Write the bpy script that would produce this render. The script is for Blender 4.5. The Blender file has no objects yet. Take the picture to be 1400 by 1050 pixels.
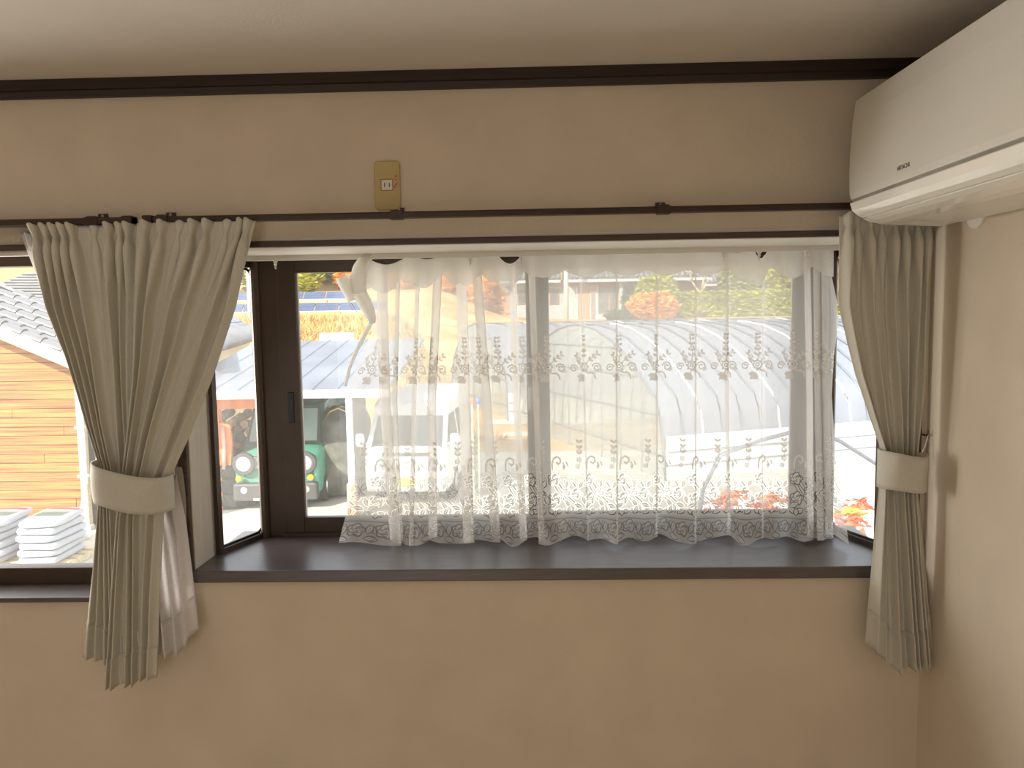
import bpy, math, random
import numpy as np
from mathutils import Vector, Matrix
C = bpy.context.scene.collection
S = bpy.context.scene
rng = random.Random(11)
R = math.radians
# ------------------------------------------------------------------ camera
F = 1040.0; CX, CY = 700.0, 525.0
YAW, PITCH, ROLL = R(1.5), R(5.0), .0165
EYE = Vector((0, -1.89, 1.78))
fw = Vector((-math.sin(YAW)*math.cos(PITCH), math.cos(YAW)*math.cos(PITCH), -math.sin(PITCH)))
r0 = fw.cross(Vector((0, 0, 1))).normalized(); u0 = r0.cross(fw)
RT = math.cos(ROLL)*r0 - math.sin(ROLL)*u0; UP = math.sin(ROLL)*r0 + math.cos(ROLL)*u0
cd = bpy.data.cameras.new('camera'); cam = bpy.data.objects.new('camera', cd); C.objects.link(cam)
cam.matrix_world = Matrix(((RT.x, UP.x, -fw.x, EYE.x), (RT.y, UP.y, -fw.y, EYE.y), (RT.z, UP.z, -fw.z, EYE.z), (0, 0, 0, 1)))
cd.sensor_width = 36; cd.lens = F/1400*36; cd.clip_start = .02; cd.clip_end = 500
S.camera = cam
def ray(px, py): return fw + RT*((px-CX)/F) + UP*((CY-py)/F)
def at(px, py, Y=0.0):                      # the point at that pixel on the plane y = Y
    d = ray(px, py); return EYE + d*((Y-EYE.y)/d.y)
def P(px, py, d): return at(px, py, d+EYE.y) # same, at a distance d from the camera
# ------------------------------------------------------------------ light
w = bpy.data.worlds.new('sky'); S.world = w; w.use_nodes = True
bg = w.node_tree.nodes['Background']; bg.inputs[0].default_value = (.86, .93, 1.0, 1); bg.inputs[1].default_value = 1.85
sd = bpy.data.lights.new('sun', 'SUN'); sd.energy = 8.2; sd.angle = R(.6); sd.color = (1, .93, .82)
sun = bpy.data.objects.new('sun', sd); C.objects.link(sun)
sun.rotation_euler = Vector((-.50, -.75, .60)).to_track_quat('Z', 'Y').to_euler()
ad = bpy.data.lights.new('balcony_fill', 'AREA'); ad.shape = 'RECTANGLE'; ad.size = .95; ad.size_y = 1.9; ad.energy = 3; ad.color = (1, .93, .84)  # extra area lamp in the rear opening, added to brighten the room
al = bpy.data.objects.new('balcony_fill', ad); C.objects.link(al); al.location = (-1.2, -4.27, 1.05); al.rotation_euler = (R(90), 0, 0)
sl_d = bpy.data.lights.new('side_fill', 'AREA'); sl_d.shape = 'RECTANGLE'; sl_d.size = 1.2; sl_d.size_y = .9; sl_d.energy = 135; sl_d.color = (1, .96, .90)  # added lamp outside the wider window, brightens the right wall
sl_o = bpy.data.objects.new('side_fill', sl_d); C.objects.link(sl_o); sl_o.location = (-2.75, .62, 1.62); sl_o.rotation_euler = Vector((-.92, .38, .06)).to_track_quat('Z', 'Y').to_euler()
S.view_settings.view_transform = 'Standard'; S.view_settings.look = 'None'; S.view_settings.gamma = 1
S.view_settings.use_curve_mapping = False; S.view_settings.exposure = 0.0
S.cycles.transparent_max_bounces = 28; S.cycles.max_bounces = 10; S.cycles.diffuse_bounces = 6; S.cycles.sample_clamp_indirect = 4
# ------------------------------------------------------------------ helpers
class MB:
    def __init__(s): s.v = []; s.f = []; s.uv = []; s.col = None
    def add(s, vs, fs):
        n = len(s.v); s.v += [tuple(x) for x in vs]; s.f += [tuple(i+n for i in q) for q in fs]; return s
    def box(s, x0, x1, y0, y1, z0, z1, M=None):
        vs = [Vector((x, y, z)) for z in (z0, z1) for y in (y0, y1) for x in (x0, x1)]
        if M is not None: vs = [M @ q for q in vs]
        return s.add(vs, [(0, 2, 3, 1), (4, 5, 7, 6), (0, 1, 5, 4), (2, 6, 7, 3), (0, 4, 6, 2), (1, 3, 7, 5)])
    def prism(s, poly, fn, a, b):            # poly of 2-D points, fn(p, t) -> 3-D
        n = len(poly); vs = [fn(p, a) for p in poly] + [fn(p, b) for p in poly]
        return s.add(vs, [tuple(range(n))[::-1], tuple(range(n, 2*n))] + [(i, (i+1) % n, n+(i+1) % n, n+i) for i in range(n)])
    def grid(s, G, close=False):
        n, m = len(G), len(G[0]); vs = [q for r_ in G for q in r_]
        fs = [(i*m+j, i*m+(j+1) % m, (i+1)*m+(j+1) % m, (i+1)*m+j) for i in range(n-1) for j in range(m if close else m-1)]
        return s.add(vs, fs)
    def tube(s, pts, rad, k=8, cap=True):
        pts = [Vector(p) for p in pts]; G = []
        for i, p in enumerate(pts):
            t = (pts[min(i+1, len(pts)-1)] - pts[max(i-1, 0)]).normalized()
            a = t.cross(Vector((0, 0, 1)) if abs(t.z) < .95 else Vector((0, 1, 0))).normalized(); b = t.cross(a)
            rr = rad[i] if isinstance(rad, (list, tuple)) else rad
            G.append([p + a*math.cos(2*math.pi*j/k)*rr + b*math.sin(2*math.pi*j/k)*rr for j in range(k)])
        n = len(s.v); s.grid(G, True)
        if cap: s.f += [tuple(n+j for j in range(k))[::-1], tuple(n+(len(G)-1)*k+j for j in range(k))]
        return s
    def lathe(s, prof, M, k=20):              # prof (r, h) around local z
        G = [[M @ Vector((r_*math.cos(2*math.pi*j/k), r_*math.sin(2*math.pi*j/k), h)) for j in range(k)] for r_, h in prof]
        n = len(s.v); s.grid(G, True); s.f += [tuple(n+j for j in range(k))[::-1], tuple(n+(len(G)-1)*k+j for j in range(k))]
        return s
    def blob(s, c, rx, ry, rz, k=10, n=7, e=1.0, M=None, jit=0):
        G = []
        def sp(x): return math.copysign(abs(x)**e, x)
        for i in range(n):
            a = -math.pi/2 + math.pi*i/(n-1); row = []
            for j in range(k):
                b = 2*math.pi*j/k; q = 1 + jit*rng.uniform(-1, 1)
                p = Vector((rx*sp(math.cos(a))*sp(math.cos(b))*q, ry*sp(math.cos(a))*sp(math.sin(b))*q, rz*sp(math.sin(a))*q))
                row.append((M @ p if M is not None else p) + Vector(c))
            G.append(row)
        return s.grid(G, True)
    def build(s, name, m, parent=None, smooth=False, bevel=0, solid=0, kind=None, uv=None):
        me = bpy.data.meshes.new(name); me.from_pydata(s.v, [], s.f); me.update()
        if smooth: me.polygons.foreach_set('use_smooth', [True]*len(me.polygons))
        if uv is not None:
            L = me.uv_layers.new(name='UVMap'); idx = np.zeros(len(me.loops), dtype=np.int32); me.loops.foreach_get('vertex_index', idx)
            L.data.foreach_set('uv', np.asarray(uv, dtype=np.float32)[idx].ravel())
        o = bpy.data.objects.new(name, me); C.objects.link(o); o.data.materials.append(m)
        if parent: o.parent = parent; o.matrix_parent_inverse = Matrix.Translation(parent.location).inverted() if parent.type == 'EMPTY' and parent.parent is None else Matrix()
        if bevel:
            b = o.modifiers.new('bevel', 'BEVEL'); b.width = bevel; b.segments = 2; b.limit_method = 'ANGLE'; b.angle_limit = R(40)
        if solid:
            q = o.modifiers.new('solid', 'SOLIDIFY'); q.thickness = solid; q.offset = 0
        if kind: o['kind'] = kind
        return o
def tag(o, label, cat, group=None, kind=None):
    o['label'] = label; o['category'] = cat
    if group: o['group'] = group
    if kind: o['kind'] = kind
    return o
def thing(name, loc, label, cat, group=None):
    o = bpy.data.objects.new(name, None); C.objects.link(o); o.location = loc; o.empty_display_size = .05
    return tag(o, label, cat, group)
def struct(name, loc=(0, 0, 0)):
    o = bpy.data.objects.new(name, None); C.objects.link(o); o.location = loc; o['kind'] = 'structure'; return o
def mark(o): o['kind'] = 'structure'; return o
def box(x0, x1, y0, y1, z0, z1): return MB().box(x0, x1, y0, y1, z0, z1)
def copy_tree(o, parent=None, data_from=None):
    c = o.copy(); C.objects.link(c)
    if parent: c.parent = parent
    for ch in list(o.children): copy_tree(ch, c)
    return c
def piece(src, name, parent, M):             # another piece sharing src's mesh, placed by M
    o = bpy.data.objects.new(name, src.data); C.objects.link(o); o.parent = parent
    o.matrix_parent_inverse = src.matrix_parent_inverse.copy(); o.matrix_basis = M; return o
def smooth01(t): t = min(max(t, 0), 1); return t*t*(3-2*t)
# ------------------------------------------------------------------ materials
def mat(name, col, rough=.6, metal=0, scale=8, amt=.12, bump=0, bscale=60, spec=.5, stretch=(1, 1, 1), col2=None, detail=4, trans=0):
    m = bpy.data.materials.new(name); m.use_nodes = True; nt = m.node_tree; N = nt.nodes; L = nt.links
    b = N['Principled BSDF']; b.inputs['Roughness'].default_value = rough; b.inputs['Metallic'].default_value = metal
    b.inputs['Specular IOR Level'].default_value = spec
    tc = N.new('ShaderNodeTexCoord'); mp = N.new('ShaderNodeMapping'); mp.inputs['Scale'].default_value = stretch
    L.new(tc.outputs['Object'], mp.inputs['Vector'])
    nz = N.new('ShaderNodeTexNoise'); nz.inputs['Scale'].default_value = scale; nz.inputs['Detail'].default_value = detail
    L.new(mp.outputs[0], nz.inputs['Vector'])
    mx = N.new('ShaderNodeMix'); mx.data_type = 'RGBA'
    c2 = col2 or tuple(c*(1-amt*2) for c in col)
    c1 = col if col2 else tuple(min(1, c*(1+amt*.6)) for c in col)
    mx.inputs['A'].default_value = (*c1, 1); mx.inputs['B'].default_value = (*c2, 1)
    cr = N.new('ShaderNodeValToRGB'); cr.color_ramp.elements[0].position = .32; cr.color_ramp.elements[1].position = .68
    L.new(nz.outputs[0], cr.inputs[0]); L.new(cr.outputs[0], mx.inputs['Factor']); L.new(mx.outputs['Result'], b.inputs['Base Color'])
    if bump:
        n2 = N.new('ShaderNodeTexNoise'); n2.inputs['Scale'].default_value = bscale; n2.inputs['Detail'].default_value = 6
        L.new(mp.outputs[0], n2.inputs['Vector'])
        bp = N.new('ShaderNodeBump'); bp.inputs['Strength'].default_value = bump; bp.inputs['Distance'].default_value = .01
        L.new(n2.outputs[0], bp.inputs['Height']); L.new(bp.outputs[0], b.inputs['Normal'])
    if trans:
        t = N.new('ShaderNodeBsdfTranslucent'); ms = N.new('ShaderNodeMixShader'); ms.inputs[0].default_value = trans
        L.new(mx.outputs['Result'], t.inputs[0]); L.new(b.outputs[0], ms.inputs[1]); L.new(t.outputs[0], ms.inputs[2])
        L.new(ms.outputs[0], N['Material Output'].inputs[0])
    return m
def glass(name, tint=(1, 1, 1), refl=.05, rough=.0, haze=0.0, dcol=(.9, .9, .9)):
    m = bpy.data.materials.new(name); m.use_nodes = True; nt = m.node_tree; N = nt.nodes; L = nt.links
    t = N.new('ShaderNodeBsdfTransparent'); t.inputs[0].default_value = (*tint, 1)
    g = N.new('ShaderNodeBsdfGlossy'); g.inputs['Roughness'].default_value = rough
    ms = N.new('ShaderNodeMixShader'); ms.inputs[0].default_value = refl
    L.new(t.outputs[0], ms.inputs[1]); L.new(g.outputs[0], ms.inputs[2]); out = ms
    if haze:
        d = N.new('ShaderNodeBsdfDiffuse'); d.inputs[0].default_value = (*dcol, 1)
        tl = N.new('ShaderNodeBsdfTranslucent'); tl.inputs[0].default_value = (*dcol, 1)
        a = N.new('ShaderNodeMixShader'); L.new(d.outputs[0], a.inputs[1]); L.new(tl.outputs[0], a.inputs[2])
        nz = N.new('ShaderNodeTexNoise'); nz.inputs['Scale'].default_value = 3
        mr = N.new('ShaderNodeMapRange'); mr.inputs['To Min'].default_value = haze*.8; mr.inputs['To Max'].default_value = haze*1.2
        L.new(nz.outputs[0], mr.inputs[0])
        o2 = N.new('ShaderNodeMixShader'); L.new(mr.outputs[0], o2.inputs[0]); L.new(ms.outputs[0], o2.inputs[1]); L.new(a.outputs[0], o2.inputs[2]); out = o2
    L.new(out.outputs[0], N['Material Output'].inputs[0]); return m
WALL = mat('wallpaper', (.66, .57, .45), .85, scale=5, amt=.035, bump=.10, bscale=160, spec=.2)
CEIL = mat('ceiling_paper', (.70, .655, .60), .9, scale=6, amt=.02, bump=.06, bscale=150, spec=.2)
FLOOR = mat('floor_wood', (.60, .50, .36), .45, scale=3, amt=.15, stretch=(1, 12, 1))
DARK = mat('dark_wood', (.030, .014, .008), .5, scale=4, amt=.25, stretch=(2, 30, 30), bump=.05)
CASE = mat('casing_wood', (.075, .042, .030), .45, scale=4, amt=.2, stretch=(2, 30, 30))
SILL = mat('sill_wood', (.085, .066, .064), .33, scale=5, amt=.15, stretch=(2, 25, 25), spec=.9)
ALU = mat('bronze_aluminium', (.070, .047, .034), .38, metal=.35, scale=5, amt=.1)
GASKET = mat('black_gasket', (.012, .011, .011), .35, amt=.1)
JAMB = mat('jamb_board', (.60, .54, .45), .6, scale=5, amt=.05, stretch=(20, 20, 1))
CREAM = mat('cream_board', (.72, .68, .60), .55, scale=6, amt=.03)
WHITEP = mat('white_plastic', (.76, .73, .67), .4, amt=.03)
RAILB = mat('brown_rail', (.050, .030, .022), .35, metal=.3, amt=.1)
ACW = mat('conditioner_white', (.74, .715, .65), .32, scale=3, amt=.02, spec=.4)
ACG = mat('conditioner_gloss', (.90, .88, .82), .07, scale=3, amt=.01, spec=1.0)
ACK = mat('conditioner_gap', (.34, .32, .28), .5, amt=.1)
INK = mat('grey_ink', (.10, .09, .085), .6, amt=.1)
PLATE = mat('aged_ivory', (.52, .40, .17), .45, scale=12, amt=.06)
SOCK = mat('socket_white', (.72, .68, .60), .4, amt=.03)
REDM = mat('red_marks', (.60, .035, .015), .6, amt=.1)
BLACK = mat('black', (.015, .014, .013), .6, amt=.1)
DRAPE = mat('drape_cloth', (.64, .61, .53), .9, scale=300, amt=.03, bump=.04, bscale=700, spec=.15, stretch=(1, 1, .5), trans=.10)
SHEER = mat('sheer_cloth', (.90, .87, .86), .9, scale=200, amt=.03, spec=.1, trans=.45)
PANE = glass('window_pane', refl=.03, haze=.065, dcol=(.95, .93, .88))  # milky layer paints the veiling glare of the view into the glass
# ------------------------------------------------------------------ room
XR = .975; XL = -3.6; YB = -4.2; ZC = 2.372
BX0, BX1, BZ0, BZ1 = -.875, .935, 1.115, 1.964     # bay opening
LX0, LX1, LZ0, LZ1 = -3.3, -.925, 1.066, 1.964     # other window
wb = MB(); T = .12
wb.box(XL-.1, XR+.1, 0, T, 0, LZ0); wb.box(XL-.1, XR+.1, 0, T, LZ1, ZC+.1)
wb.box(XL-.1, LX0, 0, T, LZ0, LZ1); wb.box(LX1, BX0, 0, T, LZ0, LZ1); wb.box(BX1, XR+.1, 0, T, LZ0, LZ1); wb.box(BX0, BX1, 0, T, LZ0, BZ0)
mark(wb.build('wall_back', WALL))
mark(box(XR, XR+.12, YB-.1, 0, 0, ZC+.1).build('wall_right', WALL))
mark(box(XL-.12, XL, YB-.1, 0, 0, ZC+.1).build('wall_left', WALL))
wr = MB(); wr.box(XL, XR, YB-.12, YB, 2.05, ZC+.1); wr.box(XL, -1.75, YB-.12, YB, 0, 2.05); wr.box(-.75, XR, YB-.12, YB, 0, 2.05)
mark(wr.build('wall_rear', WALL))
mark(box(XL-.1, XR+.1, YB-.1, .1, ZC, ZC+.15).build('ceiling', CEIL))
mark(box(XL-.1, XR+.1, YB-.1, .12, -.15, 0).build('floor', FLOOR))
def crown(name, a, b, n):                      # ceiling trim with a small step
    m = MB(); prof = [(0, 2.331), (.016, 2.331), (.018, 2.345), (.024, 2.347), (.024, ZC), (0, ZC)]
    a, b, n = Vector(a), Vector(b), Vector(n)
    m.prism(prof, lambda p, t: a.lerp(b, t) + n*p[0] + Vector((0, 0, p[1])), 0, 1); return mark(m.build(name, DARK))
crown('trim_1', (XL, 0, 0), (XR, 0, 0), (0, -1, 0)); crown('trim_2', (XR, YB, 0), (XR, -.024, 0), (-1, 0, 0)); crown('trim_3', (XL, YB, 0), (XL, -.024, 0), (1, 0, 0))
mark(box(XL, XR, -.012, 0, 0, .07).build('baseboard_back', DARK)); mark(box(XR-.012, XR, YB, -.012, 0, .07).build('baseboard_right', DARK))
# ------------------------------------------------------------------ bay window
ZS = 1.146
bay = struct('window_2', (.03, .15, ZS))
XC = .03
def mir(x): return 2*XC - x
box(BX0-.01, BX1+.012, -.014, .36, ZS-.031, ZS).build('sill', SILL, bay, bevel=.003)
box(BX0-.03, BX1+.035, -.001, .36, BZ1-.003, BZ1+.02).build('head_board', CREAM, bay)
box(BX0-.026, BX1+.03, -.012, 0, BZ1-.002, BZ1+.013).build('head_casing', CASE, bay, bevel=.002)
for x0 in (BX0-.024, BX1): box(x0, x0+.024, -.010, .001, ZS, BZ1).build('side_casing', CASE, bay, bevel=.002)
for sg in (0, 1):
    q = lambda x: mir(x) if sg else x
    def bx(x0, x1, *a):
        a0, a1 = sorted((q(x0), q(x1))); return box(a0, a1, *a)
    bx(-.895, BX0+.003, 0, .125, ZS, BZ1).build('jamb_board', JAMB, bay, bevel=.001)
    A = Vector((q(-.868), .128, 0)); B = Vector((q(-.803), .305, 0)); d = (B-A).normalized(); nrm = Vector((-d.y, d.x, 0))*(1 if not sg else -1)
    L_ = (B-A).length
    def sl(t0, t1, z0, z1, th, off=0):        # slab standing along the splayed side
        m = MB(); vs = []
        for z in (z0, z1):
            for o_ in (off-th, off+th):
                for t in (t0, t1): vs.append(A + d*t + nrm*o_ + Vector((0, 0, z)))
        return m.add(vs, [(0, 2, 3, 1), (4, 5, 7, 6), (0, 1, 5, 4), (2, 6, 7, 3), (0, 4, 6, 2), (1, 3, 7, 5)])
    sl(-.004, .012, ZS, BZ1, .012).build('side_frame', ALU, bay)
    sl(.0, L_, ZS, ZS+.014, .014).build('side_rail', ALU, bay)
    sl(.0, L_, BZ1-.03, BZ1, .014).build('side_rail', ALU, bay)
    # rounded gasket ring round the side pane
    x0, x1, z0, z1, rad = .016, L_-.006, ZS+.016, BZ1-.034, .022; pts = []
    for (cx, cz, a0) in ((x1-rad, z1-rad, 0), (x0+.004, z1-.004, 90), (x0+.004, z0+.004, 180), (x1-rad, z0+rad, 270)):
        rr = rad if cx == x1-rad else .004
        for k in range(6):
            a = R(a0+k*18); pts.append(A + d*(cx+rr*math.cos(a)) + Vector((0, 0, cz+rr*math.sin(a))))
    MB().tube(pts+[pts[0]], .0042, 6).build('gasket', GASKET, bay, smooth=True)
    g_ = sl(x0, x1, z0, z1, .0015).build('pane', PANE, bay)
    # corner post: half-round bead, flat face
    MB().prism([(-.803, .285), (-.797, .277), (-.786, .276), (-.778, .284), (-.776, .292), (-.727, .292), (-.727, .345), (-.803, .345)], lambda p, t: Vector((q(p[0]), p[1], t)), ZS, BZ1).build('corner_post', ALU, bay, smooth=False, bevel=.002)
FX0, FX1 = -.738, mir(-.738)
box(FX0, FX1, .285, .345, ZS, ZS+.012).build('bottom_track', ALU, bay); box(FX0, FX1, .285, .345, BZ1-.012, BZ1).build('top_track', ALU, bay)
ZB, ZT = ZS+.012, BZ1-.012
def sash(x0, x1, y, wl, wr, hand):
    fr = MB(); fr.box(x0, x0+wl, y-.012, y+.012, ZB, ZT); fr.box(x1-wr, x1, y-.012, y+.012, ZB, ZT)
    fr.box(x0+wl, x1-wr, y-.012, y+.012, ZB, 1.204); fr.box(x0+wl, x1-wr, y-.012, y+.012, 1.917, ZT)
    s_ = fr.build('sash', ALU, bay, bevel=.002)
    box(x0+wl, x1-wr, y-.002, y+.002, 1.204, 1.917).build('pane', PANE, s_)
    gx = MB()
    for (a0, a1, b0, b1) in ((x0+wl, x0+wl+.005, 1.204, 1.917), (x1-wr-.005, x1-wr, 1.204, 1.917)): gx.box(a0, a1, y-.006, y+.006, b0, b1)
    gx.build('glazing_bead', mat('bead_grey', (.30, .27, .25), .3, amt=.05), s_)
    return s_
s1 = sash(-.728, .047, .300, .054, .056, 0); s2 = sash(-.009, .796, .328, .056, .042, 1)
box(-.708, -.690, .284, .289, 1.485, 1.575).build('finger_pull', GASKET, s1, bevel=.002)
lk = box(-.010, .022, .270, .288, 1.515, 1.582).build('crescent_lock', mat('lock_grey', (.36, .33, .30), .35, amt=.05), bay, bevel=.006)
# ------------------------------------------------------------------ the window beside it
lw = struct('window_1', (-1.6, .06, LZ0))
box(LX0-.02, LX1+.01, -.014, .13, LZ0, LZ0+.014).build('sill', SILL, lw, bevel=.003)
fr = MB(); fr.box(LX0, LX1, .085, .125, LZ0+.014, 1.126); fr.box(LX0, LX1, .085, .125, 1.934, LZ1+.004); fr.box(LX0, LX0+.05, .085, .125, 1.126, 1.934); fr.box(LX1-.05, LX1, .085, .125, 1.126, 1.934); fr.box(-2.2, -2.14, .085, .125, 1.126, 1.934)
fr.build('frame', ALU, lw, bevel=.002)
box(LX0, -2.2, .103, .107, 1.126, 1.934).build('pane', PANE, lw); box(-2.14, LX1-.05, .103, .107, 1.126, 1.934).build('pane', PANE, lw)
box(LX0-.02, LX1+.012, -.012, 0, LZ1, LZ1+.016).build('head_casing', CASE, lw, bevel=.002)
box(LX0, LX1, .004, .02, LZ1-.010, LZ1-.001).build('head_strip', CREAM, lw)
box(LX1, LX1+.018, -.010, .0005, LZ0, LZ1).build('side_casing', CASE, lw)
mark(box(LX1-.004, LX1, 0, .125, LZ0+.014, LZ1).build('trim_4', JAMB))
# ------------------------------------------------------------------ curtain rails
def rail(name, x0, x1, brackets, label, double=False):
    t = thing(name, ((x0+x1)/2, -.04, 2.027), label, 'curtain rail')
    m = MB()
    pr = [(-.058, 2.021), (-.034, 2.021), (-.034, 2.033), (-.038, 2.036), (-.054, 2.036), (-.058, 2.033)]
    m.prism(pr, lambda p, q: Vector((q, p[0], p[1])), x0, x1); m.build('track', RAILB, t, bevel=.001)
    if double:
        m = MB(); m.prism([(p[0]+.034, p[1]+.002) for p in pr], lambda p, q: Vector((q, p[0]-.004, p[1])), x0, x1-.03); m.build('back_track', RAILB, t)
    box(x1-.025, x1, -.062, -.028, 2.017, 2.039).build('end_cap', RAILB, t, bevel=.003); box(x0, x0+.025, -.062, -.028, 2.017, 2.039).build('end_cap', RAILB, t, bevel=.003)
    for b in brackets:
        k = MB(); k.box(b-.012, b+.012, -.005, 0, 2.030, 2.052); k.box(b-.012, b+.012, -.056, -.003, 2.036, 2.040); k.box(b-.016, b+.016, -.060, -.034, 2.018, 2.037)
        o = k.build('bracket', RAILB, t, bevel=.001)
        MB().lathe([(.0035, 0), (.0035, .002), (.001, .003)], Matrix.Translation((b, -.005, 2.046)) @ Matrix.Rotation(R(90), 4, 'X'), 10).build('screw', mat('screw_steel', (.5, .47, .42), .3, .8, amt=.1), o)
    return t
rail('curtain_rail', -3.4, -.955, [-1.055, -1.9], 'dark brown double curtain rail with end cap above the wider window', True)
rail('curtain_rail', -.93, .955, [-.885, -.318, .318, .9], 'slim dark brown curtain rail running above the bay window')
wrl = thing('lace_rail', (.03, .2, 1.955), 'thin white curtain rail bent round the inside of the bay head', 'curtain rail')
pl = [(-.852, .135), (-.790, .215), (-.755, .225), (mir(-.755), .225), (mir(-.79), .215), (mir(-.852), .135)]
m = MB()
G = []
for i, (x, y) in enumerate(pl): G.append([Vector((x, y-.008, 1.9475)), Vector((x, y+.008, 1.9475)), Vector((x, y+.008, 1.9615)), Vector((x, y-.008, 1.9615))])
m.grid(G, True); m.add(G[0], [(0, 1, 2, 3)]); m.add(G[-1], [(3, 2, 1, 0)]); m.build('track', WHITEP, wrl)
for px in (376, 497, 643, 712, 990, 1038, 1105):
    x = at(px, 350, .215).x
    k = MB(); k.box(x-.005, x+.005, .212, .219, 1.942, 1.951); k.lathe([(.004, 0), (.0045, .003), (.003, .008)], Matrix.Translation((x, .2155, 1.934)), 8)
    k.tube([Vector((x, .2155, 1.934)) + Vector((0, .005*math.sin(a), -.005+.005*math.cos(a))) for a in [i*.7 for i in range(9)]], .001, 5); k.build('glider', WHITEP, wrl)
# ------------------------------------------------------------------ drapes
def drape_mesh(K, keys, ztop, zbot, ybase, rows=64, m=16, A=(.03, .024, .018, .030), seed=1, pinch=True, vt=.52, S0=.75, yk=None, amps=None):
    """K folds; keys: list of (v, [x at -.5, 0..K-1, K-.5]); zbot list of K+2 heights; A fold depth at top/mid/tie/bottom."""
    rg = random.Random(seed); amp = [1]+list(amps)+[1] if amps else [rg.uniform(.65, 1.15) for _ in range(K+2)]; ph = [rg.uniform(0, 6.28) for _ in range(K+2)]
    knots = [-.5] + list(range(K)) + [K-.5]; nu = K*m+1; G = []; UV = []
    us = [-.5 + K*i/(nu-1) for i in range(nu)]
    vs_ = [0, .006, .012, .018, .023, .027, .031, .036, .042, .05, .062, .076] + [.076 + (1-.076)*(i+1)/(rows) for i in range(rows)]
    kv = [k[0] for k in keys]
    for v in vs_:
        xs = []
        for c in range(K+2):
            xv = np.interp(v, kv, [k[1][c] for k in keys]); xs.append(xv + .004*math.sin(9*v+ph[c])*math.sin(math.pi*min(v/vt, 1)))
        # smooth around the keys a little
        a = np.interp(v, [0, .3, vt, 1], A); row = []
        pf = max(0, 1-abs(v-.034)/.022) if pinch else 0
        hd = 1-smooth01((v-.045)/.13) if pinch else 0
        for u in us:
            k = min(max(int(math.floor(u+.5)), 0), K-1); wl = u-k
            s = S0 + 1.0*pf
            wu = wl - s*math.sin(2*math.pi*wl)/(2*math.pi)*(.9 if abs(wl) < .5 else 0)
            x = float(np.interp(k+wu, knots, xs)); am = amp[k+1]
            yy = a*am*(.5+.5*math.cos(2*math.pi*wl))
            if hd:
                g = abs(wl)/.25; hw_ = float(np.interp(v, [0, .012, .027, .05, .14], [.011, .0085, .0036, .010, .016])); dp = float(np.interp(v, [0, .027, .06, .14], [.032, .020, .032, .034]))*min(1, 1.25*am)
                xc_ = xs[k+1]; sg = 1 if wl >= 0 else -1; bd = .5*(xs[k+1]+xs[k+1+sg]) if 0 <= k+sg < K else xs[k+1+sg]
                hw_ = min(hw_, abs(bd-xc_)*.9)
                xh = xc_+sg*hw_*math.sin(math.pi/2*min(g, 1)) if g <= 1 else (xc_+sg*hw_)+(bd-xc_-sg*hw_)*(g-1)
                yh = dp*max(0, math.cos(math.pi/2*min(g, 1)))**.6
                x = x*(1-hd)+xh*hd; yy = yy*(1-hd)+yh*hd
            y = ybase + (np.interp(v, [p[0] for p in yk], [p[1] for p in yk]) if yk else 0) - yy
            z = ztop + (float(np.interp(u, knots, zbot))-ztop)*v - (.004*pf*0) + (.006*math.exp(-(wl/.13)**2)*max(0, 1-v/.03) if pinch else 0)
            row.append(Vector((x, y, z)))
        G.append(row)
    return G
def drape(name, G, mt, label, cat='curtain', group=None, hem=.08, solid=.0022):
    c = G[0][len(G[0])//2]; t = thing(name, c, label, cat, group)
    MB().grid(G).build('cloth', mt, t, smooth=True, solid=solid)
    n = max(i for i in range(len(G)) if G[i][0].z > G[-1][0].z+hem)
    H = [[p + Vector((0, -.0022, 0)) for p in row] for row in G[n:]]
    MB().grid(H).build('hem', mt, t, smooth=True, solid=solid)
    return t
Y0 = -.045
def X(px, py, y=Y0-.02): return at(px, py, y).x
def xr(py, *pxs): return [X(p, py) for p in pxs]
zt = 2.019
# v of pixel rows on the long drapes (top 305 px, bottom ~ 915 px)
def vv(py, a=305, b=915): return (py-a)/(b-a)
# drape of the wider window (folds gathered to the bay's drape)
KA = 9
GA = drape_mesh(KA, [(0, xr(305, 34, 43, 58, 70, 82, 94, 122, 146, 160, 172, 181)),
                     (.18, xr(415, 58, 66, 78, 90, 101, 113, 132, 150, 162, 174, 184)),
                     (vv(480), xr(480, 85, 90, 98, 106, 115, 125, 139, 154, 164, 174, 184)),
                     (vv(580), xr(580, 113, 117, 122, 127, 134, 140, 150, 160, 167, 174, 182)),
                     (vv(640), xr(640, 133, 136, 139, 143, 147, 151, 157, 164, 170, 176, 182)),
                     (vv(690), xr(690, 131, 134, 137, 141, 145, 149, 155, 162, 168, 174, 180)),
                     (1, xr(905, 108, 118, 131, 144, 152, 158, 163, 168, 174, 180, 186))],
                zt, [at(110, 898, Y0).z]*3+[at(150, 904, Y0).z]*3+[at(150, 915, Y0).z]*5, Y0, seed=3, amps=[.9, 1, 1.05, .95, 1, .22, 1.1, .6, .8], A=(.034, .026, .02, .024))
drape('window_drape', GA, DRAPE, 'grey beige drape with five bunched pinch pleats hung by the wider window')
KB = 8
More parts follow.
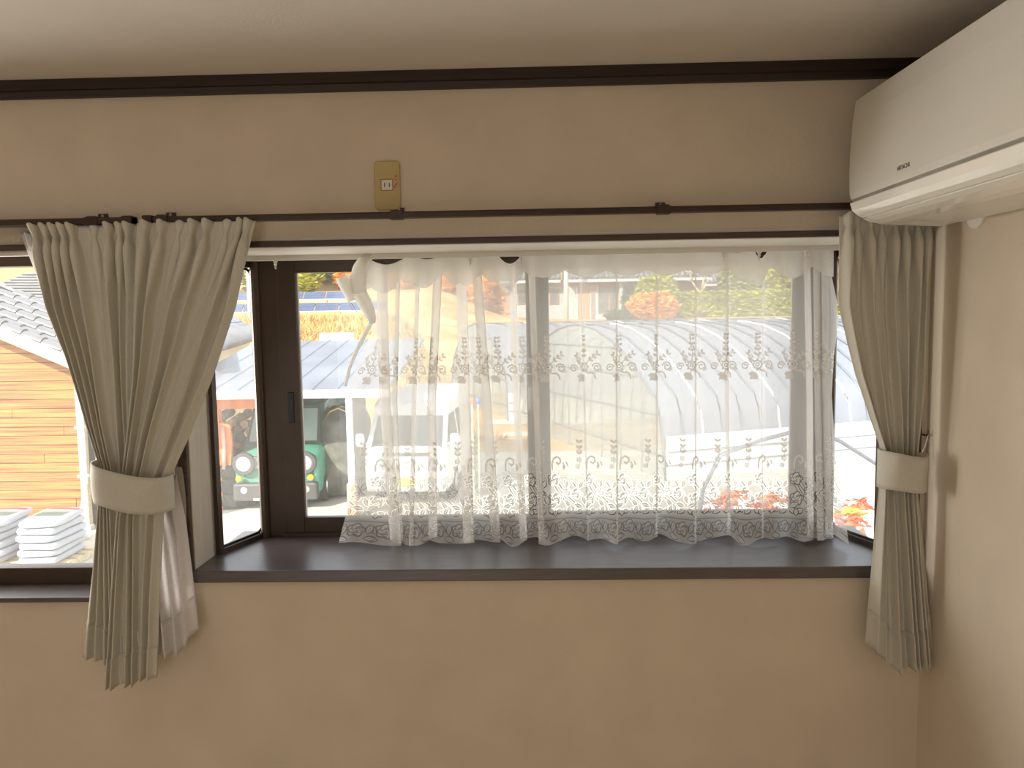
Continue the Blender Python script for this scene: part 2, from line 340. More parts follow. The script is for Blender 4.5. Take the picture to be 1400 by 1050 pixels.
GB = drape_mesh(KB, [(0, xr(305, 188, 203, 226, 247, 268, 287, 312, 334, 341, 350)),
                     (.06, xr(340, 187, 200, 221, 240, 262, 281, 305, 322, 333, 341)),
                     (.18, xr(415, 184, 193, 206, 220, 238, 256, 276, 299, 312, 324)),
                     (vv(500), xr(500, 180, 186, 195, 205, 217, 230, 247, 268, 282, 292)),
                     (vv(580), xr(580, 173, 178, 184, 190, 198, 208, 221, 237, 250, 260)),
                     (vv(640), xr(640, 166, 170, 175, 180, 186, 193, 202, 214, 224, 233)),
                     (vv(690), xr(690, 160, 164, 169, 174, 180, 187, 196, 206, 216, 224)),
                     (.8, xr(800, 152, 157, 164, 172, 180, 187, 194, 201, 210, 219)),
                     (1, xr(915, 146, 150, 158, 168, 178, 186, 192, 198, 206, 215))],
                zt, [at(148, 932, Y0).z]*3+[at(150, 928, Y0).z]*3+[at(200, 920, Y0).z]*4, Y0-.022, seed=5, amps=[.8, 1, .14, 1, .85, .16, .9, .7], A=(.036, .03, .024, .028))
drape('bay_drape', GB, DRAPE, 'grey beige drape swept in from the bay window into the shared tieback')
KS = 5
GS = drape_mesh(KS, [(0, xr(308, 7, 18, 34, 60, 120, 180, 186)), (.18, xr(415, 47, 54, 66, 90, 130, 178, 190)), (vv(480), xr(480, 76, 82, 92, 110, 140, 178, 196)), (vv(580), xr(580, 108, 113, 122, 138, 160, 186, 204)),
                     (vv(640), xr(640, 131, 138, 150, 168, 190, 210, 226)), (vv(690), xr(690, 140, 150, 165, 185, 205, 222, 232)), (.72, xr(745, 150, 165, 185, 203, 218, 234, 245)), (1, xr(880, 180, 195, 212, 226, 240, 254, 268))],
                zt-.01, [at(215, 885, -.02).z]*3+[at(230, 888, -.02).z]*2+[at(250, 870, -.02).z, at(268, 855, -.02).z], -.012, seed=8, A=(.012, .012, .01, .03), pinch=False, yk=[(0, 0), (.56, 0), (1, -.03)])
drape('sheer_curtain', GS, SHEER, 'white sheer curtain showing behind the tied drapes, its hem hanging free')
KR = 8
GR = drape_mesh(KR, [(0, xr(300, 1150, 1160, 1174, 1190, 1208, 1224, 1238, 1254, 1270, 1279)),
                     (.2, xr(420, 1151, 1160, 1174, 1190, 1206, 1222, 1236, 1252, 1267, 1275)),
                     (.36, xr(520, 1172, 1179, 1190, 1203, 1215, 1227, 1239, 1250, 1262, 1269)),
                     (.47, xr(590, 1193, 1198, 1206, 1214, 1222, 1231, 1240, 1248, 1256, 1262)),
                     (.53, xr(620, 1206, 1210, 1215, 1220, 1226, 1233, 1240, 1247, 1253, 1259)),
                     (.61, xr(670, 1205, 1209, 1215, 1221, 1227, 1234, 1240, 1246, 1252, 1257)),
                     (1, xr(900, 1184, 1195, 1212, 1228, 1240, 1247, 1254, 1261, 1269, 1279))],
                zt-.012, [at(1184, 878, Y0).z, at(1190, 884, Y0).z, at(1208, 900, Y0).z, at(1214, 914, Y0).z]+[at(1240, 908, Y0).z]*3+[at(1265, 905, Y0).z]*2+[at(1278, 886, Y0).z], Y0-.008, seed=9, amps=[.9, .3, .9, .3, 1, .8, 1, .6], A=(.034, .028, .022, .036))
drape('corner_drape', GR, DRAPE, 'grey beige drape tied back in the corner under the air conditioner')
def tieback(name, x0, x1, zc0, zc1, h, y0, dep, label, tail, hook):
    t = thing(name, ((x0+x1)/2, y0, (zc0+zc1)/2), label, 'tieback'); n = 40; G = []
    for i in range(9):
        w_ = i/8; row = []
        for j in range(n):
            a = 2*math.pi*j/n; cxx = (x0+x1)/2 + (x1-x0)/2*math.copysign(abs(math.cos(a))**.85, math.cos(a)); f = (cxx-x0)/(x1-x0)
            zz = zc0 + (zc1-zc0)*f; hh = h*(1-.12*f)
            bul = .007*math.sin(math.pi*w_) + .004*math.sin(7*f+3*w_) + .010*smooth01((f-.72)/.28)*math.sin(2*math.pi*w_+1)
            yy = y0 - (dep+bul)*math.sin(a) if math.sin(a) > 0 else y0 - .55*dep*math.sin(a)
            row.append(Vector((cxx, yy, zz + hh*(.5-w_) + .004*math.sin(5*f+1))))
        G.append(row)
    MB().grid(G, True).build('band', DRAPE, t, smooth=True, solid=.004)
    k = MB(); k.tube([Vector(p) for p in tail], .0012, 6); k.build('loop_cord', WHITEP, t)
    k = MB(); k.tube([hook, hook+Vector((0, -.02, 0)), hook+Vector((0, -.026, .006)), hook+Vector((0, -.026, .014))], .0022, 6); k.build('hook', RAILB, t); return t
ty = Y0-.02
hk = Vector((-.905, 0, 1.50))
tieback('tieback', at(131, 650, ty).x, at(237, 670, ty).x, at(131, 658, ty).z, at(237, 672, ty).z, .098, Y0-.022, .062, 'broad grey beige cloth tieback holding the two gathered drapes', [(-.90, -.03, 1.40), (-.902, -.03, 1.46), (-.905, -.024, 1.503)], hk)
hr = Vector((.975, 0, 0))
tt = tieback('tieback', at(1201, 640, ty).x, at(1263, 640, ty).x, at(1201, 642, ty).z, at(1263, 642, ty).z, .092, Y0-.02, .05, 'broad grey beige cloth tieback round the drape in the corner', [(.94, -.03, 1.41), (.957, -.03, 1.45), (.968, -.022, 1.478)], Vector((.965, 0, 1.475)))
# the spare tieback hanging from its hook beside the bay casing
t = thing('loose_tieback', (-.9, -.012, 1.3), 'unfastened grey tieback strap hanging flat from a hook by the bay casing', 'tieback')
G = []
for i in range(20):
    v = i/19; z = 1.425-.30*v; wl_ = .026+.003*math.sin(5*v)
    G.append([Vector((-.915+wl_*(j/5*2-1)+.004*math.sin(4*v), -.014-.003*math.sin(3*v+j)-.004*math.sin(math.pi*j/5), z-(.012*abs(j/5-.3) if i == 0 else 0))) for j in range(6)])
MB().grid(G).build('strap', mat('strap_grey', (.36, .345, .30), .9, scale=200, amt=.06), t, smooth=True, solid=.003)
MB().tube([(-.915, -.016, 1.42), (-.908, -.018, 1.445), (-.9, -.018, 1.47)], .0015, 6).build('loop_cord', WHITEP, t)
# ------------------------------------------------------------------ lace curtain
def lace_image():
    W, H = 256, 2048; img = np.full((H, W), .56, np.float32); yy, xx = np.mgrid[0:H, 0:W].astype(np.float32)
    mm = 106.0/W                              # mm per pixel across; curtain is 822 mm high
    my = 822.0/H
    def dx(a): d = np.abs(xx*mm-a); return np.minimum(d, 106-d)
    def sdx(a): d = xx*mm-a; return (d+53) % 106 - 53
    def put(mask, val): img[mask] = val
    def win(y0, y1): return (yy*my > y0) & (yy*my < y1)
    def stroke(pts, wid, val=.93):
        for (a, b), (c, d) in zip(pts[:-1], pts[1:]):
            px, py = sdx(a), yy*my-b; ex, ey = c-a, d-b; L2 = ex*ex+ey*ey+1e-6
            t_ = np.clip((px*ex+py*ey)/L2, 0, 1); put(np.hypot(px-t_*ex, py-t_*ey) < wid/2, val)
    def leaf(x, y, ang, ln, wd, val=.93):
        px, py = sdx(x), yy*my-y; ca, sa = math.cos(ang), math.sin(ang); u_ = px*ca+py*sa; v_ = -px*sa+py*ca
        put((u_ > 0) & (u_ < ln) & (np.abs(v_) < wd*np.sin(np.pi*np.clip(u_/ln, 0, 1))), val)
    def flower(x, y, r_, n=8, val=.95, gap=.35):
        px, py = sdx(x), yy*my-y; rr = np.hypot(px, py); an = np.arctan2(py, px)
        put(rr < r_*(.86+.14*np.cos(n*an)), val); put((rr > r_*.40) & (rr < r_*.52), gap); put(rr < r_*.16, gap)
    def scroll(x, y, r_, sg, wd=2.2, val=.93, turns=1.35, a0=0):
        pts = []
        for i in range(22):
            a = a0 + sg*turns*2*math.pi*i/21; q = r_*(1-.72*i/21); pts.append((x+q*math.cos(a), y+q*math.sin(a)))
        stroke(pts, wd, val)
    # upper band of sprigs, centred near 322 mm from the top
    y0 = 318
    flower(53, y0, 16.5, 8)
    stroke([(53, y0-14), (56, y0-34), (52, y0-52), (48, y0-82)], 2.8)
    for i, yy_ in enumerate((y0-26, y0-40, y0-58, y0-72, y0-82)):
        leaf(53, yy_, R(-140), 14-i, 3.6); leaf(53, yy_, R(-40), 14-i, 3.6)
    flower(53.5, y0-48, 7.5, 5, gap=.4)
    flower(34, y0-22, 8, 5, gap=.4); leaf(31, y0-28, R(-150), 13, 3.2); leaf(31, y0-30, R(-100), 13, 3.2)
    stroke([(36, y0-18), (44, y0-6)], 2.8)
    leaf(28, y0-22, R(60), 22, 3)
    stroke([(64, y0-12), (76, y0-24), (90, y0-34)], 2.8)
    for q in ((70, y0-18), (80, y0-26), (90, y0-34)): leaf(q[0], q[1], R(-80), 12, 3); leaf(q[0], q[1], R(10), 12, 3)
    scroll(90, y0+3, 13, 1, 4.2, a0=R(200)); scroll(20, y0+4, 11, -1, 3.6, a0=R(-20)); scroll(98, y0+12, 6, -1, 2.6)
    stroke([(56, y0+12), (66, y0+18), (76, y0+17), (84, y0+24), (86, y0+34)], 4.6)
    stroke([(53, y0+11), (48, y0+26), (36, y0+40)], 3.0)
    for a in (140, 110, 80, 165): leaf(49, y0+22, R(a), 22, 5)
    leaf(44, y0+32, R(60), 12, 3); leaf(40, y0+36, R(150), 10, 2.4)
    # lower border: sprigs, scrolls, lattice, roses, ribbons and leaves
    b = 530
    stroke([(30, b+2), (26, b+24), (30, b+48), (26, b+76)], 1.4)
    for i, yq in enumerate((b+4, b+20, b+36)): leaf(28, yq, R(-130), 13, 3.2); leaf(28, yq, R(-45), 13, 3.2)
    flower(27, b+26, 7.5, 5, gap=.4); flower(27, b+52, 8, 5, gap=.4); flower(22, b+72, 7, 5, gap=.4)
    stroke([(56, b+86), (55, b+66), (60, b+50), (70, b+44), (79, b+50), (80, b+60), (73, b+66), (68, b+61)], 4.8)
    stroke([(86, b+62), (92, b+72), (88, b+80)], 3.8); stroke([(96, b+60), (100, b+70)], 3.6); leaf(84, b+78, R(-60), 14, 2.4)
    top = b+88 + 9*np.sin(2*np.pi*(xx*mm)/106+.6)
    dense = yy*my > top
    img[dense] = .74
    lat = dense & (yy*my < b+132) & ((np.mod(xx*mm, 5.3) < 2.6) & (np.mod(yy*my, 5.3) < 2.6)); img[lat] = .22
    def rose(x, y, r_):
        px, py = sdx(x), yy*my-y; rr = np.hypot(px, py); an = np.arctan2(py, px); e = r_*(.88+.12*np.cos(5*an+.5))
        put(rr < e+3.6, .15); put(rr < e, .93)
        for q, p_ in ((.72, 1.0), (.45, 2.2), (.22, 4)): put((np.abs(rr-r_*q*(1+.12*np.cos(4*an+p_))) < 1.5) & (np.cos(2.5*an+p_) > -.45), .25)
    def bigleaf(x, y, a, ln, wd):
        leaf(x-1.5*math.cos(a), y-1.5*math.sin(a), a, ln+4, wd+3.3, .15); leaf(x, y, a, ln, wd, .93)
        px, py = sdx(x), yy*my-y; u_ = px*math.cos(a)+py*math.sin(a); v_ = -px*math.sin(a)+py*math.cos(a); put((u_ > 3) & (u_ < ln*.8) & (np.abs(v_) < .7), .35)
    for pts in ([(70, b+118), (84, b+140), (98, b+160), (116, b+176)], [(60, b+126), (72, b+150), (88, b+172), (104, b+190)], [(8, b+120), (20, b+138), (32, b+152)]):
        stroke(pts, 9.6, .15); stroke(pts, 4.6, .93)
    rose(60, b+110, 17); rose(14, b+150, 15); rose(62, b+166, 18); rose(96, b+146, 12)
    for x, y, a, l_, w_ in ((88, b+108, 70, 30, 4.5), (98, b+112, 100, 24, 4), (36, b+112, 115, 26, 4.5), (34, b+156, 75, 26, 5), (88, b+168, 55, 32, 5), (40, b+190, -20, 28, 6), (40, b+192, 40, 26, 6), (34, b+192, 140, 26, 6), (34, b+190, 200, 26, 6), (84, b+196, 20, 24, 6), (80, b+198, 160, 22, 6), (2, b+182, 80, 24, 5), (104, b+186, 110, 26, 5), (60, b+196, 90, 18, 5)): bigleaf(x, y, R(a), l_, w_)
    gb = b+222
    put(win(gb, gb+3), .25)
    bl = yy*my > gb+3; img[bl] = .74
    rose(26, gb+26, 16); rose(80, gb+24, 17)
    for x, y, a, l_, w_ in ((50, gb+10, 60, 26, 5), (56, gb+10, 110, 26, 5), (100, gb+8, 75, 30, 5), (4, gb+10, 100, 28, 5), (44, gb+44, 10, 22, 5), (62, gb+44, 170, 20, 4), (96, gb+44, 20, 24, 5)): bigleaf(x, y, R(a), l_, w_)
    tail = yy*my > gb-6; img[tail] = .58+(img[tail]-.66)*.50
    put(win(0, 3), .9)
    edge = yy*my > 812 + 5*np.abs(np.sin(2*np.pi*xx*mm/53))-2; img[edge] = .95
    cut_ = yy*my > 817 + 5*np.abs(np.sin(2*np.pi*xx*mm/53)); img[cut_] = 0
    bl_ = (img + np.roll(img, 1, 0) + np.roll(img, -1, 0) + np.roll(img, 1, 1) + np.roll(img, -1, 1))/5
    im = bpy.data.images.new('lace_pattern', W, H, float_buffer=False); im.colorspace_settings.name = 'Non-Color'
    buf = np.ones((H, W, 4), np.float32); buf[..., :3] = bl_[::-1, :, None]; im.pixels.foreach_set(buf.ravel()); im.update(); return im
LIMG = lace_image()
def lace_mat(name, dens=None, col=(.90, .88, .84)):
    m = bpy.data.materials.new(name); m.use_nodes = True; nt = m.node_tree; N = nt.nodes; L = nt.links
    t = N.new('ShaderNodeBsdfTransparent'); d = N.new('ShaderNodeBsdfDiffuse'); tl = N.new('ShaderNodeBsdfTranslucent')
    for q in (d, tl): q.inputs[0].default_value = (*col, 1)
    a = N.new('ShaderNodeMixShader'); a.inputs[0].default_value = .58; L.new(d.outputs[0], a.inputs[1]); L.new(tl.outputs[0], a.inputs[2])
    ms = N.new('ShaderNodeMixShader'); L.new(t.outputs[0], ms.inputs[1]); L.new(a.outputs[0], ms.inputs[2])
    if dens is None:
        tx = N.new('ShaderNodeTexImage'); tx.image = LIMG; tx.extension = 'REPEAT'; uv = N.new('ShaderNodeUVMap'); L.new(uv.outputs[0], tx.inputs[0]); L.new(tx.outputs[0], ms.inputs[0])
        mr = N.new('ShaderNodeMapRange'); mr.inputs['From Min'].default_value = .56; mr.inputs['From Max'].default_value = .92; mr.inputs['To Min'].default_value = .60; mr.inputs['To Max'].default_value = .25
        L.new(tx.outputs[0], mr.inputs[0]); L.new(mr.outputs[0], a.inputs[0])
    else:
        tc = N.new('ShaderNodeTexCoord'); nz = N.new('ShaderNodeTexNoise'); nz.inputs['Scale'].default_value = 500; L.new(tc.outputs['Object'], nz.inputs[0])
        mr = N.new('ShaderNodeMapRange'); mr.inputs['To Min'].default_value = dens-.08; mr.inputs['To Max'].default_value = dens+.08; L.new(nz.outputs[0], mr.inputs[0]); L.new(mr.outputs[0], ms.inputs[0])
    L.new(ms.outputs[0], N['Material Output'].inputs[0]); return m
LACE = lace_mat('lace'); HEADM = lace_mat('lace_heading', .80); FLAPM = lace_mat('lace_flap', .88)
lace = thing('lace_curtain', (.15, .23, 1.9), 'white floral lace curtain bunched across the bay, hem resting on the sill', 'curtain')
ZLT, ZLB = 1.956, 1.1495; LYB = .238
KV = [0, .10, .18, .26, .36, .50, .72, .88, 1]
def three(a, b, c): return [float(np.interp(v, [0, .5, 1], [a, b, c])) for v in KV]
tucks = [(521, 526, 541, 15), (545, 540, 548, 6), (572, 566, 562, 6), (600, 590, 592, 12), (630, 635, 641, 15), (650, 665, 678, 13), (700, 706, 716, 10), (726, 733, 741, 9), (793, 799, 804, 1.8), (843, 843, 844, 2.2), (898, 898, 898, 2.2), (951, 951, 951, 2.4), (993, 994, 997, 5), (1045, 1041, 1043, 1.6), (1103, 1107, 1108, 9), (1116, 1118, 1122, 9), (1128, 1130, 1134, 11)]
nodes = [(0.0, [497, 482, 500, 509, 490, 471, 486, 476, 463], 0)]; s_ = 0; pp = 497; prevs = three(485, 470, 470)
rows_n = []
def addn(ds, arr, yo):
    global s_
    s_ += ds; nodes.append((s_, arr, yo))
last = 480
for (a, b, c, wd) in tucks:
    ar = three(a, b, c); addn(max(b-last, 2)+wd/2, [q+wd/2 for q in ar], -.007); addn(wd, [q-wd/2 for q in ar], 0); addn(wd, [q+wd/2 for q in ar], .007); last = b+wd/2
addn(14, [1136, 1139, 1149, 1152, 1143, 1138, 1146, 1160, 1172], -.004)
rgl = random.Random(4); ws = [(rgl.uniform(2, 5), rgl.uniform(0, 6.28)) for _ in range(6)]
def lace_row(v, sub=11):
    row = []; uvr = []
    py = 347 + (738-347)*v
    for i in range(len(nodes)-1):
        s0, a0, y0 = nodes[i]; s1_, a1, y1 = nodes[i+1]; x0 = float(np.interp(v, KV, a0)); x1 = float(np.interp(v, KV, a1)); big = s1_-s0 > 18
        ns = sub if big else 3
        for j in range(ns):
            t_ = j/ns; pxx = x0+(x1-x0)*t_; ss = s0+(s1_-s0)*t_
            yo = y0+(y1-y0)*smooth01(t_) + (.010*math.sin(math.pi*t_)*math.sin(2.3*i+1+1.5*v) if big else 0)
            yo += .004*math.sin(ss*.05+3*v)
            fl = max(0, v-.86); yo -= fl*fl*2.2*(1+.6*math.sin(ss*.061)+.35*math.sin(ss*.13+1))
            z = ZLT + (ZLB-ZLT)*v
            if v > .90: z += (v-.90)*.06*(1+math.sin(ss*.083+.5)+.5*math.sin(ss*.16))
            if v < .12: z -= (1-v/.12)*sag(pxx)
            if i == len(nodes)-2: yo -= t_*(.02+.075*v)
            xx = at(pxx, py, LYB+yo).x
            row.append(Vector((xx, LYB+yo, max(z, ZS+.0025)))); uvr.append((ss/52.0, 1-v*.985))
    return row, uvr
HOOK = [497, 562, 608, 629, 652, 678, 716, 760, 850, 930, 985, 1028, 1050, 1120]
def sag(px):
    k = 0
    for a, b in zip(HOOK[:-1], HOOK[1:]):
        if a <= px <= b:
            dpt = {0: .026, 1: .014, 2: .010, 3: .010, 4: .010, 5: .030, 9: .006, 10: .012, 11: .028}.get(k, .003)
            return dpt*math.sin(math.pi*(px-a)/(b-a))
        k += 1
    return 0 if px > 497 else (497-px)*.0012
G = []; UV = []
for i in range(61):
    r_, u_ = lace_row(i/60); G.append(r_); UV += u_
MB().grid(G).build('lace_cloth', LACE, lace, smooth=True, uv=UV)
# double heading with a scalloped lower edge
G = []
for i in range(9):
    row = []
    for j in range(330):
        px = 497 + (1137-497)*j/329; dr = .052 + .020*abs(math.sin((px-497)*math.pi/56+.3))*(1.5 if px < 700 or px > 1000 else .8)
        z = ZLT + .002 - sag(px) - dr*i/8
        y = LYB - .012 - .007*math.sin((px-497)*2*math.pi/56*(1.0 if px > 700 else 1.35)+.4*i/8)*(.5+.5*i/8) - .004*i/8
        row.append(Vector((at(px, 350, LYB).x, y, z)))
    G.append(row)
MB().grid(G).build('heading', HEADM, lace, smooth=True)
# the free end of the heading, curled over
def ribbon(pts, wid, name, curl=.9):
    n0 = len(pts); tt_ = np.linspace(0, n0-1, 4*n0); pts = [tuple(float(np.interp(q, range(n0), [p[c] for p in pts])) for c in range(3)) for q in tt_]
    if isinstance(wid, list): wid = [float(np.interp(q, range(n0), wid)) for q in tt_]
    G = []
    for i, (px, py, y) in enumerate(pts):
        c = at(px, py, y); nx = pts[min(i+1, len(pts)-1)]; pv = pts[max(i-1, 0)]; tdir = (at(nx[0], nx[1], nx[2])-at(pv[0], pv[1], pv[2])).normalized(); sd_ = tdir.cross(Vector((0, 1, 0))).normalized()
        wq = wid[i] if isinstance(wid, list) else wid; row = []
        for j in range(9):
            a = (j/8-.5)*math.pi*curl*1.2; row.append(c + sd_*wq*math.sin(a) + Vector((0, -wq*math.cos(a)*.8, 0)))
        G.append(row)
    return MB().grid(G).build(name, FLAPM, lace, smooth=True, solid=.001)
ribbon([(468, 379, .220), (473, 390, .220), (479, 400, .220), (484, 411, .222)], .0185, 'rolled_heading')
ribbon([(492, 402, .213), (498, 413, .213), (504, 424, .213), (508, 434, .215), (509, 442, .218)], [.020, .0195, .0165, .013, .008], 'rolled_heading')
ribbon([(507, 347, .226), (499, 356, .226), (493, 368, .224), (490, 384, .222), (491, 402, .222)], [.012, .018, .022, .024, .022], 'draped_heading', .7)
ribbon([(510, 436, .222), (500, 455, .224), (488, 478, .228), (478, 502, .232), (472, 528, .235)], [.006, .006, .0055, .005, .004], 'folded_edge')
k = MB(); p0 = at(479, 418, .215); k.tube([p0+Vector((.008, 0, -.012)), p0+Vector((-.003, 0, .0)), p0+Vector((-.001, 0, .006)), p0+Vector((.005, 0, .005)), p0+Vector((.018, .002, -.018))], .0012, 6); k.build('hook', WHITEP, lace)
p0 = at(1135, 372, .225); MB().tube([p0+Vector((-.004, 0, -.010)), p0+Vector((-.002, 0, .006)), p0+Vector((.002, 0, .008)), p0+Vector((.003, 0, .0)), p0+Vector((.001, 0, -.012))], .0012, 6).build('hook', WHITEP, lace)
# ------------------------------------------------------------------ outlet plate
op = thing('wall_outlet', (-.346, 0, 2.106), 'yellowed ivory outlet plate with red marks high on the wall', 'outlet')
pr = MB(); pts = []
for cx, cz, a0 in ((.022, .049, 0), (-.022, .049, 90), (-.022, -.049, 180), (.022, -.049, 270)):
    for k in range(5): a = R(a0+k*22.5); pts.append((cx+.010*math.cos(a), cz+.010*math.sin(a)))
pr.prism(pts, lambda p, q: Vector((-.346+p[0], q, 2.106+p[1])), -.007, 0); pr.build('plate', PLATE, op, bevel=.003)
so = box(-.360, -.333, -.0078, -.004, 2.0945, 2.1195).build('socket', SOCK, op, bevel=.0015)
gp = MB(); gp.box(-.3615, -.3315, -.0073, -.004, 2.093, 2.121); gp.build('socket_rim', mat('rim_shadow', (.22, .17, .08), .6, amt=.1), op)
for x in (-.352, -.3405): box(x-.001, x+.001, -.0082, -.006, 2.1015, 2.112).build('slot', BLACK, so)
for x, z, w_, h_, a in ((-.3235, 2.1275, .0046, .0034, 0), (-.3238, 2.1195, .0026, .0044, 0), (-.3278, 2.102, .0024, .006, -30), (-.3228, 2.109, .0046, .0024, -20), (-.3250, 2.106, .0024, .003, 20)):
    M_ = Matrix.Translation((x, -.0073, z)) @ Matrix.Rotation(R(a), 4, 'Y'); MB().box(-w_/2, w_/2, -.0004, .0004, -h_/2, h_/2, M_).build('red_mark', REDM, op)
# ------------------------------------------------------------------ air conditioner
ac = thing('air_conditioner', (XR, -.5, 2.1), 'white wall air conditioner with rounded front panel above the corner', 'air conditioner')
AY0, AY1 = -.93, -.115
def ext(prof, name, m, y0=AY0, y1=AY1, bevel=0, smooth=False, par=ac):
    k = MB(); k.prism(prof, lambda p, q: Vector((p[0], q, p[1])), y0, y1); return k.build(name, m, par, smooth=smooth, bevel=bevel)
ext([(XR, 2.25), (.765, 2.25), (.742, 2.243), (.736, 2.03), (.752, 2.014), (.785, 1.996), (.86, 1.988), (.93, 1.975), (XR, 1.985)], 'body', ACW, AY0, AY1-.003)
fp = [(.742, 2.254), (.735, 2.252), (.7285, 2.20), (.7245, 2.13), (.7240, 2.08), (.7255, 2.045), (.729, 2.033), (.742, 2.033)]
ext(fp, 'front_panel', ACW, bevel=.0025)
ext([(.742, 2.254), (.80, 2.2555), (XR, 2.2555), (XR, 2.25), (.742, 2.249)], 'top_cover', ACW)
ext([(.729, 2.0265), (.7275, 2.024), (.733, 2.008), (.744, 1.9985), (.757, 1.9915), (.760, 1.996), (.742, 2.010)], 'upper_louver', ACG, bevel=.001)
ext([(.759, 1.9895), (.775, 1.9835), (.80, 1.9785), (.83, 1.9760), (.83, 1.981), (.78, 1.9895), (.762, 1.995)], 'lower_louver', ACG, AY0, AY1-.014, bevel=.001)
ext([(.757, 1.9905), (.775, 1.9825), (.80, 1.9775), (.84, 1.9745), (.93, 1.970), (XR, 1.98), (XR, 1.99), (.78, 1.992)], 'end_cheek', ACW, AY1-.013, AY1)
ext([(.832, 1.9775), (.87, 1.9735), (.93, 1.969), (XR, 1.979), (XR, 1.985), (.84, 1.984)], 'bottom_cover', ACW, AY0, AY1-.09, bevel=.001)
ext([(.731, 2.034), (.740, 2.034), (.745, 2.024), (.731, 2.0255)], 'panel_gap', ACK, AY0+.003, AY1-.004)
fc = bpy.data.curves.new('logo', 'FONT'); fc.body = 'HITACHI'; fc.size = .0125; fc.extrude = .0003; fc.align_x = 'CENTER'; fc.space_character = 1.02
tmp = bpy.data.objects.new('logo_text', fc); C.objects.link(tmp); bpy.context.view_layer.update()
lm = bpy.data.meshes.new_from_object(tmp.evaluated_get(bpy.context.evaluated_depsgraph_get())); bpy.data.objects.remove(tmp); bpy.data.curves.remove(fc)
lg = bpy.data.objects.new('logo', lm); C.objects.link(lg); lm.materials.clear(); lm.materials.append(INK); lg.parent = ac; lg.matrix_parent_inverse = Matrix.Translation(ac.location).inverted()
lg.matrix_basis = Matrix.Translation((.7245, -.368, 2.0545)) @ Matrix(((0, 0, -1, 0), (-1, 0, 0, 0), (0, 1, 0, 0), (0, 0, 0, 1)))
lg['label'] = 'small grey maker lettering'
sc = thing('sleeve_cap', (XR, -.185, 1.985), 'small round white pipe sleeve cap on the wall under the air conditioner', 'wall cap')
MB().lathe([(.034, 0), (.034, .006), (.029, .010), (.012, .011)], Matrix.Translation((XR, -.185, 1.990)) @ Matrix.Rotation(R(-90), 4, 'Y'), 28).build('cap', WHITEP, sc, smooth=False)
#OUTDOORS
# ================================================================== outdoors
G0 = -1.40
CONC = mat('concrete', (.66, .62, .53), .9, scale=.6, amt=.08, bump=.1, bscale=20)
EARTH = mat('dry_earth', (.62, .50, .30), .95, scale=1.2, amt=.2, col2=(.50, .38, .18))
STRAW = mat('dry_grass', (.48, .25, .06), .9, scale=1.6, amt=.2, col2=(.62, .46, .22), stretch=(.4, 1, 1))
WOOD = mat('weathered_cedar', (.58, .25, .055), .75, scale=2.6, amt=.3, stretch=(.35, 8, 12), col2=(.20, .075, .022), detail=6)
PALEW = mat('pale_board', (.74, .62, .42), .7, scale=3, amt=.15, stretch=(1, 8, 8))
TILE = mat('grey_tile', (.21, .21, .225), .35, scale=3, amt=.15, spec=.7)
TILE2 = mat('grey_roof', (.40, .39, .39), .5, scale=2, amt=.12)
SOLAR = mat('solar_cell', (.07, .10, .19), .25, scale=6, amt=.1, spec=.7)
ALUW = mat('pale_aluminium', (.72, .73, .74), .4, .3, amt=.05)
METR = mat('blue_grey_sheet', (.22, .24, .29), .45, scale=1.2, amt=.12)
ORANGE = mat('orange_paint', (.78, .22, .05), .5, amt=.1)
WHITE = mat('white_paint', (.85, .85, .83), .45, amt=.03)
GREEN = mat('green_car_paint', (.09, .33, .23), .25, amt=.08, spec=.7)
TYRE = mat('tyre_rubber', (.03, .03, .03), .8, amt=.2)
DGREY = mat('dark_grey_plastic', (.09, .09, .09), .5, amt=.1)
CHROME = mat('chrome', (.8, .8, .8), .15, .9, amt=.05)
LAMP = mat('lamp_lens', (.50, .54, .55), .15, amt=.05, spec=.8)
AMBER = mat('amber_lens', (.9, .45, .02), .3, amt=.05)
CARGL = glass('car_glass', (.45, .55, .52), .22)
BLACKSH = mat('shed_interior', (.06, .05, .045), .9, amt=.3)
def leafm(name, c, c2): return mat(name, c, .7, scale=2.5, amt=.2, col2=c2, trans=.25)
def quadcloud(mb, n, fn, size):
    for _ in range(n):
        p = fn(); a = rng.uniform(0, 6.28); b = rng.uniform(-1, 1); s = size*rng.uniform(.6, 1.4)
        u = Vector((math.cos(a), math.sin(a), b*.6)).normalized(); v = u.cross(Vector((rng.uniform(-1, 1), rng.uniform(-1, 1), 1))).normalized()
        mb.add([p-u*s, p+v*s*.5, p+u*s, p-v*s*.5], [(0, 1, 2, 3)])
    return mb
def shell(c, rx, ry, rz, thick=.35):
    def f():
        while 1:
            q = Vector((rng.gauss(0, 1), rng.gauss(0, 1), rng.gauss(0, 1)))
            if q.length > .1: break
        q.normalize(); k = 1-thick*rng.random()**2; bump = 1+.10*math.sin(5*q.x+3*q.z)*math.sin(4*q.y+6*q.z)
        return Vector(c)+Vector((q.x*rx, q.y*ry, q.z*rz))*k*bump
    return f
